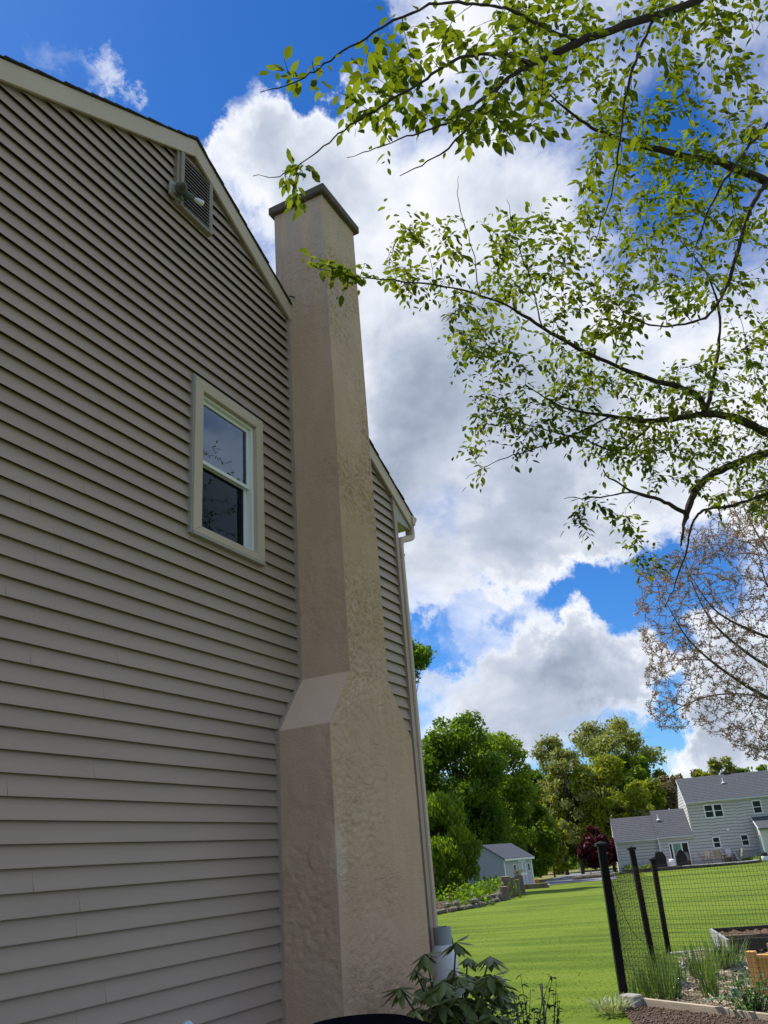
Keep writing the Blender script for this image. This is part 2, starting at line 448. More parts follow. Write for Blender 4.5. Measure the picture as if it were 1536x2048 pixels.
# roof of separate shingle courses
def rows(sign, parent):
    L = abs((XR + .44 if sign > 0 else XL - .44) - RX); n = 34
    for i in range(n):
        x0 = RX + sign * L * i / n; x1 = RX + sign * (L * (i + 1) / n + .03)
        z0, z1_ = zrake(x0), zrake(x1); yo = WY - .10 - rs.uniform(0, .012)
        mb = MB(); P = [(x0, z0 + .004), (x1, z1_ + .018), (x1, z1_ + .004), (x0, z0 - .003)]
        mb.prism(P, 'y', yo, WY + 11.2); hpart(mb, 'shingle_course', M_SHING, parent)
mb = MB(); mb.prism([(RX, RZ - .006), (XR + .40, zrake(XR + .40) - .006), (XR + .40, zrake(XR + .40) - .02), (RX, RZ - .022), (XL - .40, zrake(XL - .40) - .02), (XL - .40, zrake(XL - .40) - .006)], 'y', WY - .05, WY + 11.1)
roof = hpart(mb, 'roof', M_WALL)
rows(1, roof); rows(-1, roof)
mb = MB(); mb.prism([(RX, RZ + .035), (RX + .14, zrake(RX + .14) + .022), (RX + .14, zrake(RX + .14) + .008), (RX, RZ + .012), (RX - .14, zrake(RX - .14) + .008), (RX - .14, zrake(RX - .14) + .022)], 'y', WY - .105, WY + 11.2)
hpart(mb, 'ridge_cap', M_SHING, roof)
# boxed eave return, gutter and downspout at the far corner
xe = XR + .42; zeb = zrake(xe) - .205
mb = MB(); mb.prism([(XR + .013, zrake(XR) - .21), (XR + .013, zeb - .02), (xe - .01, zeb - .02), (xe - .01, zrake(xe) - .18)], 'y', WY - .055, WY - .03)
mb.prism([(XR + .013, zeb - .02), (xe - .01, zeb - .02), (xe - .01, zeb - .004), (XR + .013, zeb - .004)], 'y', WY - .029, WY + 11)
mb.box(xe - .03, xe - .008, WY - .029, WY + 11, zeb - .003, zrake(xe) - .02)
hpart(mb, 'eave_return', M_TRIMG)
gz = zrake(xe) - .02
mb = MB(); gp = [(xe - .006, gz), (xe - .006, gz - .13), (xe + .06, gz - .13), (xe + .075, gz - .09), (xe + .125, gz - .035), (xe + .125, gz), (xe + .110, gz), (xe + .110, gz - .03), (xe + .055, gz - .115), (xe + .008, gz - .115), (xe + .008, gz)]
mb.prism(gp, 'y', WY - .10, WY + 11.1); mb.prism([(xe - .006, gz), (xe - .006, gz - .13), (xe + .06, gz - .13), (xe + .075, gz - .09), (xe + .125, gz - .035), (xe + .125, gz)], 'y', WY - .104, WY - .1005)
gut = hpart(mb, 'gutter', M_TRIM)
def rect_sweep(mb, pts, w, d):
    """rectangular pipe along pts in the x-z plane; w across x/z, d across y"""
    P = np.array(pts, float); T = np.gradient(P, axis=0); T /= np.linalg.norm(T, axis=1)[:, None]
    N = np.stack([-T[:, 2], 0 * T[:, 0], T[:, 0]], 1); Yv = np.array([0, 1., 0]); V = []
    cs = [(-.5, -.5), (-.5, .5), (.5, .5), (.5, -.5)]
    prof = []
    for (a, b), (c, e) in zip(cs, cs[1:] + cs[:1]):
        prof += [(a * .86 + c * .14, b * .86 + e * .14), (a * .14 + c * .86, b * .14 + e * .86)]
    for p, nn in zip(P, N):
        for a, b in prof: V.append(p + nn * a * w + Yv * b * d)
    n = len(prof); Fs = [(k * n + i, k * n + (i + 1) % n, (k + 1) * n + (i + 1) % n, (k + 1) * n + i) for k in range(len(P) - 1) for i in range(n)]
    Fs += [tuple(range(n))[::-1], tuple((len(P) - 1) * n + i for i in range(n))]
    mb.add(V, Fs)
yd = WY - .02; xd = XR + .075
mb = MB(); rect_sweep(mb, spline([(xe + .05, yd, gz - .11), (xe + .05, yd, gz - .24), (xe + .01, yd, gz - .31), (xd + .09, yd, gz - .42), (xd + .02, yd, gz - .48), (xd, yd, gz - .56), (xd, yd, gz - .7)], 4), .082, .11)
ds = hpart(mb, 'downspout', M_TRIM)
mb = MB(); rect_sweep(mb, [(xd, yd, gz - .66), (xd, yd, 3.), (xd, yd, .25)], .078, .106); rect_sweep(mb, [(xd, yd, .26), (xd + .01, yd, .15), (xd + .1, yd, .07), (xd + .4, yd, .02)], .08, .108)
hpart(mb, 'pipe', M_TRIM, ds)
mb = MB(); mb.box(xd - .045, xd + .045, yd - .058, yd + .058, gz - .665, gz - .645); mb.box(xd - .044, xd + .044, yd - .057, yd + .057, 2.9, 2.93)
hpart(mb, 'pipe_collar', M_TRIM, ds)

# chimney -----------------------------------------------------------------
def vnoise(P, seed):
    """cheap smooth value noise on 3-D points"""
    r = np.random.default_rng(seed); tab = r.random((32, 32, 32))
    I = np.floor(P).astype(int); f = P - I; f = f * f * (3 - 2 * f); out = 0
    for a in (0, 1):
        for b in (0, 1):
            for c in (0, 1):
                w = (f[:, 0] if a else 1 - f[:, 0]) * (f[:, 1] if b else 1 - f[:, 1]) * (f[:, 2] if c else 1 - f[:, 2])
                out = out + w * tab[(I[:, 0] + a) % 32, (I[:, 1] + b) % 32, (I[:, 2] + c) % 32]
    return out
CYF = WY - .138 * DW_                                  # front face of the stack
cxL0, cxL1, cxR1, cxR0 = wx(1.455), wx(1.552), wx(1.737), wx(1.840)
zs0, zs1, zct = wz(.276), wz(.398), wz(1.782)
def chim_x(z, side):
    t = np.clip((z - zs0) / (zs1 - zs0), 0, 1)
    return (cxL0 + (cxL1 - cxL0) * t) if side < 0 else (cxR0 + (cxR1 - cxR0) * t)
def stucco_face(kind):
    step = .016
    zl = np.unique(np.concatenate([np.arange(-.4, zs0, step), np.arange(zs0, zs1, step), np.arange(zs1, zct, step), [zct]]))
    if kind == 'front': u = np.linspace(0, 1, int(1.3 / step))
    else: u = np.linspace(0, 1, int(.62 / step))
    Z, Ug = np.meshgrid(zl, u, indexing='ij')
    if kind == 'front':
        X = chim_x(Z, -1) * (1 - Ug) + chim_x(Z, 1) * Ug; Yv = np.full_like(X, CYF); Nn = np.stack([X * 0, X * 0 - 1, X * 0], -1)
    else:
        s = -1 if kind == 'left' else 1
        X = chim_x(Z, s); Yv = CYF + (WY + .02 - CYF) * Ug
        up = ((Z > zs0) & (Z < zs1)).astype(float)
        Nn = np.stack([s * np.ones_like(X), X * 0, up * .75], -1); Nn /= np.linalg.norm(Nn, axis=-1)[..., None]
    P = np.stack([X, Yv, Z], -1).reshape(-1, 3)
    n1 = vnoise(P * 3.1 + 5, 1) - .5
    q = P * np.array([9, 9, 16.]) + 1.5 * vnoise(P * 5, 8)[:, None]
    n2 = np.abs(vnoise(q + 3, 2) - .5)
    n3 = vnoise(P * np.array([22, 22, 30.]), 3) - .5
    n4 = np.abs(vnoise(P * np.array([18, 18, 27.]) + 1.1 * vnoise(P * 9, 9)[:, None] * 3, 4) - .5)
    rough = np.clip((vnoise(P * 1.5 + 9, 5) - .30) * 2.6, .12, 1)
    zz = P[:, 2]
    if kind == 'left':
        rough = rough * np.where(zz < zs0, .75, .45)
        rough = np.where((zz > zs0) & (zz < zs1), .08, rough)
        # smooth trowelled patches on the lower side
        for uc, zc_, ru, rz_ in ((.45, wz(.16), .17, .16), (.32, wz(.03), .07, .10), (.12, wz(.05), .10, .12)):
            dd = ((P[:, 1] - (CYF + .57 * uc)) / ru) ** 2 + ((zz - zc_) / rz_) ** 2 + .8 * (vnoise(P * 7, 6) - .5)
            w = np.clip((1.25 - dd) * 2.5, 0, 1); rough = rough * (1 - .9 * w); n1 = n1 + .55 * w
    else:
        rough = rough * np.where(zz > wz(.05), 1.25, .75)
    crack = -np.clip(.055 - n2, 0, .055) * .26
    crack2 = -np.clip(.08 - n4, 0, .08) * .16
    disp = n1 * .010 + rough * (crack + crack2 + n3 * .011)
    edge = np.clip(np.minimum(Ug.ravel(), 1 - Ug.ravel() if kind == 'front' else 1) * (30 if kind == 'front' else 16), 0, 1)
    disp = disp * (.25 + .75 * edge)
    P = P + Nn.reshape(-1, 3) * disp[:, None]
    nz, nu = len(zl), len(u); i = np.arange(nz - 1)[:, None] * nu + np.arange(nu - 1)[None]
    Fq = np.stack([i, i + 1, i + nu + 1, i + nu], -1).reshape(-1, 4)
    if kind == 'left': Fq = Fq[:, ::-1]
    return P, Fq
Vs = []; Fq = []; b0 = 0
for kd in ('front', 'left', 'right'):
    V_, F_ = stucco_face(kd); Vs.append(V_); Fq.append(F_ + b0); b0 += len(V_)
Vs = np.concatenate(Vs); topz = zct
tb = [(cxL1, CYF, topz), (cxR1, CYF, topz), (cxR1, WY + .02, topz), (cxL1, WY + .02, topz), (cxL1 + .01, WY + .021, zs1), (cxR1 - .01, WY + .021, zs1), (cxR1, WY + .021, topz), (cxL1, WY + .021, topz)]
Vs = np.concatenate([Vs, np.array(tb)]); Fq.append(np.array([[b0, b0 + 1, b0 + 2, b0 + 3], [b0 + 4, b0 + 5, b0 + 6, b0 + 7]]))
def stucco_mat():
    mt = bpy.data.materials.new('tan_stucco'); mt.use_nodes = True; T = NT(mt.node_tree)
    out = T.n('ShaderNodeOutputMaterial'); b = T.n('ShaderNodeBsdfPrincipled'); T.nt.links.new(b.outputs[0], out.inputs[0])
    P = T.n('ShaderNodeTexCoord').outputs['Object']
    n1 = T.noise(P, 1.6, 5, .6).outputs['Fac']; n2 = T.noise(T.vmath('MULTIPLY', P, (1, 1, .35)), 7, 6, .65).outputs['Fac']
    v = T.math('ADD', T.math('MULTIPLY', n1, .5), T.math('MULTIPLY', n2, .5))
    cr = T.ramp(v, [(.32, (.555, .385, .262)), (.5, (.605, .432, .300)), (.68, (.655, .485, .350))])
    # greyer, streaked weathering towards the exposed top
    hz = T.n('ShaderNodeSeparateXYZ'); T.set(hz.inputs[0], P)
    st = T.noise(T.vmath('MULTIPLY', P, (9, 9, .5)), 1., 4, .6).outputs['Fac']
    wt = T.math('MULTIPLY', T.sstep(hz.outputs[2], 5.8, 8.8), T.sstep(st, .35, .65))
    cr = T.mix(T.math('MULTIPLY', wt, .5), cr, (.42, .39, .36))
    # one pale cement repair at the corner
    c0 = Vector((cxL0 + .06, CYF, wz(.03))) - HO
    dv = T.vmath('MULTIPLY', T.vmath('SUBTRACT', P, tuple(c0)), (9, 16, 3.6))
    dn = T.math('ADD', T.vmath('DOT_PRODUCT', dv, dv), T.math('MULTIPLY', T.math('SUBTRACT', T.noise(P, 7, 6, .65).outputs['Fac'], .5), 4.6))
    cr = T.mix(T.math('MULTIPLY', T.math('SUBTRACT', 1.0, T.sstep(dn, -.2, 1.6)), .6), cr, (.74, .60, .45))
    # the sloped shoulders are smoother; their sky-lit brightness is painted in as paler colour
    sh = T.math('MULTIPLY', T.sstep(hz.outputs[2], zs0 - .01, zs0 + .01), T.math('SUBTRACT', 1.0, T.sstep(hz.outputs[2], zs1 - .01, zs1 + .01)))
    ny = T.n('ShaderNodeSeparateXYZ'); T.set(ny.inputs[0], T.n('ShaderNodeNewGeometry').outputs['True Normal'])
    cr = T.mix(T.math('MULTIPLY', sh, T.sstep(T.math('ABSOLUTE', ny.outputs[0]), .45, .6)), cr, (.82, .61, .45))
    T.set(b.inputs['Base Color'], cr); b.inputs['Roughness'].default_value = .92; b.inputs['Specular IOR Level'].default_value = .15
    # chipped trowel marks: short ridges and pits, stronger in patches
    rd = T.math('ABSOLUTE', T.math('SUBTRACT', T.noise(T.vmath('MULTIPLY', P, (1, 1, 1.7)), 8.5, 4, .5, 1.2).outputs['Fac'], .5))
    rd = T.math('SUBTRACT', 1.0, T.sstep(rd, .0, .085))
    pt = T.sstep(T.noise(P, 2.3, 3, .5).outputs['Fac'], .42, .68)
    sm = T.math('SUBTRACT', 1.0, T.math('MULTIPLY', sh, .9))
    side = T.math('ADD', .35, T.math('MULTIPLY', T.sstep(T.math('MULTIPLY', ny.outputs[1], -1.0), .3, .7), .65))
    hgt = T.math('ADD', T.math('MULTIPLY', T.math('MULTIPLY', T.math('MULTIPLY', rd, pt), T.math('MULTIPLY', side, sm)), -.42), T.math('MULTIPLY', T.noise(P, 48, 6, .7).outputs['Fac'], .9))
    bn = T.n('ShaderNodeBump', ins={'Strength': .9, 'Distance': .014, 'Height': hgt})
    T.nt.links.new(bn.outputs[0], b.inputs['Normal'])
    return mt
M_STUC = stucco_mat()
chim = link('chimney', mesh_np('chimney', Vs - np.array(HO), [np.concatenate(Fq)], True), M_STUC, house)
tag(chim, 'tall tan stucco chimney with sloped shoulders on the gable wall')
mb = MB(); ov = .06
capP = [(cxL1 - ov, CYF - ov), (cxR1 + ov, CYF - ov), (cxR1 + ov, WY + .16), (cxL1 - ov, WY + .16)]
mb.prism(capP, 'z', zct + .002, zct + .115)
hpart(mb, 'chimney_cap', M_CAP, chim, bevel=.014)
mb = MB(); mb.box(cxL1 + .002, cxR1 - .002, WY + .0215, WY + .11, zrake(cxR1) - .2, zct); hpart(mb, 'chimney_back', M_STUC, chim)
# J-channel beads where the siding meets the stucco
def bead(pts, name='edge_trim'):
    mb = MB()
    for (xa, za), (xb, zb) in zip(pts[:-1], pts[1:]):
        dx, dz_ = xb - xa, zb - za; L = math.hypot(dx, dz_); nx, nz_ = -dz_ / L * .022, dx / L * .022
        mb.prism([(xa, za), (xb, zb), (xb + nx, zb + nz_), (xa + nx, za + nz_)], 'y', WY - .060, WY)
    return hpart(mb, name, M_SID, chim)
bead([(cxL0 + .004, -.4), (cxL0 + .004, zs0)]); bead([(cxL0 + .004, zs0 + .001), (cxL1 + .004, zs1 + .001)]); bead([(cxL1 + .004, zs1 + .012), (cxL1 + .004, zrake(cxL1) - .20)])
bead([(cxR0 + .02, zs0), (cxR0 + .02, -.4)]); bead([(cxR1 + .02, zs1), (cxR0 + .02, zs0 + .001)]); bead([(cxR1 + .02, zrake(cxR1) - .25), (cxR1 + .02, zs1 + .002)])
# bent step flashing sticking out where the roof passes behind the stack
M_FLASH = mat('bright_flashing', (.62, .64, .66), .35, .1, 8, metal=.6)
xf = cxL1; zf = zrake(xf) + .03
mb = MB(); mb.add([(xf - .06, WY - .115, zf + .02), (xf + .02, WY - .125, zf - .10), (xf + .05, WY - .13, zf + .06), (xf - .06, WY - .11, zf + .02), (xf + .02, WY - .12, zf - .10), (xf + .05, WY - .125, zf + .06)], [(0, 1, 2), (5, 4, 3), (0, 2, 5, 3), (1, 4, 5, 2), (0, 3, 4, 1)])
hpart(mb, 'flashing', M_FLASH, chim)
mb = MB(); mb.tube([(xf - .075, WY - .12, zf + .03), (xf + .0, WY - .135, zf + .06), (xf + .055, WY - .135, zf + .075)], .008, 6); mb.tube([(xf + .055, WY - .135, zf + .07), (xf + .02, WY - .135, zf - .12)], .007, 6); hpart(mb, 'flashing_lip', M_SHING, chim)

# window -------------------------------------------------------------------
wn = bpy.data.objects.new('window', None); C.objects.link(wn); wn.parent = house
x0, x1, z0, z1 = WIN; tw = .108
yf = WY - .072
for nm, P in (('casing', [(x0, z0), (x0 + tw, z0 + tw * .62), (x0 + tw, z1 - tw), (x0, z1)]), ('casing', [(x1, z0), (x1 - tw, z0 + tw * .62), (x1 - tw, z1 - tw), (x1, z1)]),
              ('casing', [(x0 + .001, z1), (x0 + tw, z1 - tw + .001), (x1 - tw, z1 - tw + .001), (x1 - .001, z1)]), ('casing', [(x0 + .001, z0), (x0 + tw, z0 + tw * .62 - .001), (x1 - tw, z0 + tw * .62 - .001), (x1 - .001, z0)])):
    mb = MB(); mb.prism(P, 'y', yf, WY + .01); hpart(mb, nm, M_TRIM, wn, bevel=.003)
mb = MB(); mb.box(x0 - .018, x0 - .002, WY - .060, WY, z0 - .02, z1 + .018); mb.box(x1 + .002, x1 + .018, WY - .060, WY, z0 - .02, z1 + .018)
mb.box(x0 - .002, x1 + .002, WY - .060, WY, z1 + .002, z1 + .018); mb.box(x0 - .002, x1 + .002, WY - .078, WY, z0 - .028, z0 - .004)
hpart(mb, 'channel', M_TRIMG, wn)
ix0, ix1, iz0, iz1 = x0 + tw, x1 - tw, z0 + tw * .62, z1 - tw
mb = MB(); yy0, yy1 = WY - .030, WY + .10; fw = .028
mb.box(ix0 + .001, ix0 + fw, yy0, yy1, iz0, iz1); mb.box(ix1 - fw, ix1 - .001, yy0, yy1, iz0, iz1); mb.box(ix0 + fw, ix1 - fw, yy0, yy1, iz1 - fw, iz1 - .001); mb.box(ix0 + fw, ix1 - fw, yy0, yy1, iz0 + .001, iz0 + fw)
hpart(mb, 'frame', M_WHITE, wn, bevel=.003)
zm = (iz0 + iz1) / 2 + .01
def sash(za, zb, yo, nm, gm):
    a0, a1 = ix0 + fw + .001, ix1 - fw - .001; w = .034; mb = MB()
    mb.box(a0, a0 + w, yo, yo + .03, za, zb); mb.box(a1 - w, a1, yo, yo + .03, za, zb); mb.box(a0 + w, a1 - w, yo, yo + .03, zb - w, zb); mb.box(a0 + w, a1 - w, yo, yo + .03, za, za + w)
    hpart(mb, nm, M_WHITE, wn, bevel=.002)
    mb = MB(); mb.box(a0 + w, a1 - w, yo + .012, yo + .016, za + w, zb - w); hpart(mb, 'pane', gm, wn)
sash(zm - .02, iz1 - fw - .001, WY + .0, 'upper_sash', M_GLASS); sash(iz0 + fw + .001, zm + .012, WY + .036, 'lower_sash', M_GLASS2)
# dark room and a pale curtain behind the glass
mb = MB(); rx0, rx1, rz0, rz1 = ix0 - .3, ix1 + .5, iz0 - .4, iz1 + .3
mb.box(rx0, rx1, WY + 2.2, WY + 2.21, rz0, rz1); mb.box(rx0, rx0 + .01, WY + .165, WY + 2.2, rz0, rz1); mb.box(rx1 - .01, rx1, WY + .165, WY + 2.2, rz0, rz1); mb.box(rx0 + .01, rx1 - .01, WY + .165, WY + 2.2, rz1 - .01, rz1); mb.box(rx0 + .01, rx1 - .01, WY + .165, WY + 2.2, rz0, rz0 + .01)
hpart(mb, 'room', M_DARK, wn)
M_CURT = mat('dim_blind', (.16, .15, .14), .8, .2, 8)
mb = MB()
for i in range(7): mb.box(ix0 + .05, ix1 - .05, WY + .135, WY + .14, zm - .02 - i * .045, zm + .018 - i * .045)
hpart(mb, 'blind', M_CURT, wn)

# louvred vent under the ridge ----------------------------------------------
vt = bpy.data.objects.new('gable_vent', None); C.objects.link(vt); vt.parent = house
vx0, vx1, vz0, vz1 = wx(1.10), wx(1.207), wz(1.428), wz(1.60)
vtop = lambda x: min(zrake(x) - .24, vz1 + .2)
mb = MB()
zl, zr_ = zrake(vx0) - .225, zrake(vx1) - .23
mb.box(vx0 - .02, vx0 + .03, WY - .085, WY, vz0 - .02, zl); mb.box(vx1 - .03, vx1 + .02, WY - .085, WY, vz0 - .02, zr_); mb.box(vx0 + .03, vx1 - .03, WY - .083, WY, vz0 - .02, vz0 + .02)
hpart(mb, 'frame', M_VENT, vt, bevel=.004)
mb = MB(); mb.box(vx0 - .058, vx0 - .021, WY - .065, WY, vz0 - .02, zl); hpart(mb, 'channel', M_VENT, vt)
mb = MB(); mb.box(vx0 + .03, vx1 - .03, WY - .052, WY - .049, vz0 + .02, min(zl, zr_) - .002); hpart(mb, 'screen', M_DARK, vt)
ns = 15
for i in range(ns):
    zz = vz0 + .03 + (min(zl, zr_) - vz0 - .05) * i / (ns - 1)
    mb = MB(); mb.prism([(WY - .082, zz), (WY - .066, zz + .012), (WY - .066, zz + .016), (WY - .082, zz + .007)], 'x', vx0 + .031, vx1 - .031); hpart(mb, 'slat', M_VENT, vt)

# twin floodlight below the vent ----------------------------------------------
fl = bpy.data.objects.new('floodlight', None); C.objects.link(fl); fl.parent = house
fx, fz = wx(1.079), wz(1.450)
M_FLG = mat('green_grey_enamel', (.10, .125, .10), .45, .1, 10)
M_BULB = mat('reflector_bulb', (.72, .76, .76), .12, .05, 8, spec=.8)
mb = MB(); mb.box(fx - .07, fx + .09, WY - 0.080, WY - 0.051, fz - .07, fz + .10); mb.box(fx - .04, fx + .06, WY - 0.110, WY - 0.081, fz - .04, fz + .07); hpart(mb, 'mount', M_TRIMG, fl, bevel=.006)
def lamp(base, tip, r, clear):
    b, t = np.array(base), np.array(tip); mb = MB()
    ks = [0, .12, .3, .7, 1.]; rs_ = [.55, .95, 1., .86, .62]
    mb.tube([b + (t - b) * k for k in ks], [r * q for q in rs_], 16)
    h = hpart(mb, 'lamp_head', M_FLG, fl, smooth=True)
    u = (t - b) / np.linalg.norm(t - b); mb = MB()
    mb.tube([t, t + u * .05, t + u * .085, t + u * .10], [r * .5, r * .72, r * .70, r * .45] if clear else [r * .5, r * .45, r * .3, r * .1], 16); hpart(mb, 'bulb', M_BULB if clear else M_FLG, fl, smooth=True)
lamp((fx + .02, WY - 0.120, fz + .02), (fx - .045, WY - 0.205, fz - .045), .062, False)
lamp((fx + .06, WY - 0.120, fz + .01), (fx + .14, WY - 0.185, fz - .03), .04, True)
mb = MB(); mb.tube([(fx + .01, WY - 0.095, fz - .05), (fx + .02, WY - 0.135, fz - .09), (fx + .03, WY - 0.145, fz - .12)], .012, 8); hpart(mb, 'sensor', M_FLG, fl)
# thin black cable drooping off the back corner
mb = MB(); p0 = np.array([XR + .12, WY + .03, .95]); mb.tube(spline([p0 + (-.16, -.03, .05), p0 + (.0, -.1, .03), p0 + (.2, -.1, .0), p0 + (.33, -.1, -.12), p0 + (.33, -.1, -.45)], 5), .008, 6); hpart(mb, 'cable', M_BLACK)

# ------------------------------------------------------------------ far house, patio, shed
M_FSID = mat('pale_grey_siding', (.50, .49, .475), .6, .05, 1.5, stretch=(.4, .4, 6))
M_FSIDL = mat('pale_grey_siding_gable', (.56, .55, .535), .6, .05, 1.5)
M_FROOF = mat('grey_shingles', (.080, .086, .100), .9, .35, 9, .6, 30, stretch=(.6, .6, 3))
M_FTRIM = mat('white_trim', (.74, .76, .77), .5, .04, 3)
M_GUTF = mat('grey_gutter', (.50, .54, .57), .5, .04, 3)
M_FGLASS = mat('far_dark_glass', (.008, .010, .012), .25, .1, 3, spec=.25)
M_STONEF = mat('stone_veneer', (.40, .39, .37), .9, .35, 5, .6, 9, col2=(.56, .55, .52))
FTH = math.radians(14)
FO = Vector((86.88, 12.24, -.66))                        # left front corner of the two-storey block
fh = thing('neighbour_house', 'grey sided two-storey house with low wings across the lawn', 'house', FO, FTH - PI / 2)
# local axes: +x right along the facade, +y back, z up
def lap(mb, xa, xb, y, za, zb, step=.27, lip=.065, top=None):
    """clapboards facing -y; top(x) limits the height"""
    z = za
    while z < zb - .01:
        z2 = min(z + step, zb); zt_ = max(z + .01, z2 - .075); mb.add([(xa, y - lip, z), (xb, y - lip, z), (xb, y - lip * .6, zt_), (xa, y - lip * .6, zt_), (xa, y + .03, zt_), (xb, y + .03, zt_), (xa, y + .03, z2), (xb, y + .03, z2), (xa, y + .03, z), (xb, y + .03, z)], [(0, 1, 2, 3), (3, 2, 5, 4), (4, 5, 7, 6), (8, 9, 1, 0)]); z = z2
def wall_box(name, x0, x1, depth, zt, opens, mt=M_FSID):
    """front wall with openings, left side wall, back"""
    mb = MB(); xs = sorted({x0, x1} | {a for o in opens for a in o[:2]})
    for a, b in zip(xs[:-1], xs[1:]):
        hs_ = sorted([(o[2], o[3]) for o in opens if o[0] <= a + 1e-6 and o[1] >= b - 1e-6]); z = 0
        for p, q in hs_:
            lap(mb, a, b, 0, z, p); z = q
        lap(mb, a, b, 0, z, zt)
    mb.box(x0 + .001, x1 - .001, .8, depth, 0, zt)
    mb.box(x0 + .001, x0 + .12, .0, .8, 0, zt); mb.box(x1 - .12, x1 - .001, .0, .8, 0, zt); mb.box(x0 + .12, x1 - .12, .0, .8, zt - .05, zt - .001)
    return mb
def fwin(x0, x1, z0, z1, y=0, double=False, parent=fh, side=None):
    w = bpy.data.objects.new('window', None); C.objects.link(w); w.parent = parent; w.location = (0, y, 0)
    t = .095; mb = MB()
    mb.box(x0 - t, x0, -.07, .04, z0 - t, z1 + t); mb.box(x1, x1 + t, -.07, .04, z0 - t, z1 + t); mb.box(x0, x1, -.07, .04, z1, z1 + t); mb.box(x0, x1, -.07, .04, z0 - t, z0)
    if double: mb.box((x0 + x1) / 2 - .085, (x0 + x1) / 2 + .085, -.068, .04, z0, z1)
    mb.build('frame', M_FTRIM, w)
    bays = [(x0, (x0 + x1) / 2 - .085), ((x0 + x1) / 2 + .085, x1)] if double else [(x0, x1)]
    for a, b in bays:
        mb = MB(); zm_ = (z0 + z1) / 2; mb.box(a, b, -.04, .0, zm_ - .03, zm_ + .03); mb.build('meeting_rail', M_FTRIM, w)
        for p, q in ((z0, zm_ - .03), (zm_ + .03, z1)):
            mb = MB(); mb.box(a, b, -.005, .03, p, q); mb.build('pane', M_FGLASS, w)
Z = .66                                                   # local zero is the ground
B = lambda z: z + Z
# two-storey block
H0, H1, DEP = 0, 13., 8.
ops = [(1.55, 3.08, B(3.53), B(4.57)), (5.92, 6.58, B(3.56), B(4.58)), (1.70, 2.23, B(.88), B(1.71)), (4.23, 4.76, B(.88), B(1.72))]
wall_box('w', H0, H1, DEP, B(5.05), ops).build('wall', M_FSID, fh)
fwin(*ops[0], double=True); fwin(*ops[1]); fwin(*ops[2]); fwin(*ops[3])
# left gable of the block, clapboards facing -x
mb = MB(); z = 2.0
while z < B(7.3):
    z2 = z + .27
    def half(zq): return 4.0 if zq < B(5.05) else max(0, 4.0 * (B(7.35) - zq) / (B(7.35) - B(5.05)))
    a0, a1 = 4 - half(z), 4 + half(z); b0_, b1_ = 4 - half(z2), 4 + half(z2)
    if a1 - a0 > .05: mb.add([(-.035, a0, z), (-.035, a1, z), (-.005, b1_, z2), (-.005, b0_, z2), (0, a0, z), (0, a1, z)], [(0, 1, 2, 3), (4, 5, 1, 0)])
    z = z2
mb.build('gable_wall', M_FSIDL, fh)
def froof(name, x0, x1, depth, ze_, zr_, ov=.3, oe=.12):
    h = depth / 2; sl = (zr_ - ze_) / h; mb = MB(); t = .09
    zf_ = ze_ - ov * sl
    P = [(-ov, zf_), (h, zr_), (depth + ov, zf_), (depth + ov, zf_ + t), (h, zr_ + t), (-ov, zf_ + t)]
    mb.prism(P, 'x', x0 - oe, x1 + oe)
    # raised shingle courses on the slope that faces the lawn
    n = int(math.hypot(h, zr_ - ze_) / .28)
    for i in range(n):
        t0, t1 = i / n, (i + 1) / n + .02
        ya, yb = -ov + (h + ov) * t0, -ov + (h + ov) * min(1, t1); za, zb = zf_ + (zr_ - zf_) * t0 + t, zf_ + (zr_ - zf_) * min(1, t1) + t
        mb.add([(x0 - oe, ya, za + .03), (x1 + oe, ya, za + .03), (x1 + oe, yb, zb + .006), (x0 - oe, yb, zb + .006), (x0 - oe, ya, za), (x1 + oe, ya, za)], [(0, 1, 2, 3), (4, 5, 1, 0)])
    r = mb.build(name, M_FROOF, fh)
    mb = MB(); mb.box(x0 - oe, x1 + oe, -ov - .12, -ov - .001, zf_ - .06, zf_ + .08); mb.build('gutter', M_GUTF, r)
    mb = MB(); mb.box(x0 - oe + .02, x1 + oe - .02, -ov, -.0, zf_ - .09, zf_ - .061); mb.build('soffit', M_FTRIM, r)
    return r, sl, zf_, t
def vent_pipe(roofinfo, x, frac, depth, ov=.3):
    r, sl, zf_, t = roofinfo; y = -ov + (depth / 2 + ov) * frac; z = zf_ + (y + ov) * sl + t
    mb = MB(); mb.tube([(x, y, z - .05), (x, y, z + .55)], .055, 10); mb.lathe([(.19, 0), (.17, .06), (.06, .12)], 10, (x + .0, y - .02, z + .02)); mb.build('vent_pipe', M_FTRIM, r)
R1 = froof('roof', H0, H1, DEP, B(5.12), B(7.38)); vent_pipe(R1, 4.1, .62, DEP)
mb = MB(); mb.box(2.2 + 2.4, 2.2 + 3.0, 3.9, 4.2, B(7.38) + .1, B(7.38) + .2); mb.build('ridge_vent', M_BLACK, R1[0])
mb = MB(); mb.prism([(-.32, B(5.12) - .17 - .17), (4, B(7.38) - .02), (4, B(7.38) - .2), (-.32, B(5.12) - .35 - .17)], 'x', -.14, -.10); mb.build('rake_board', M_FTRIM, R1[0])
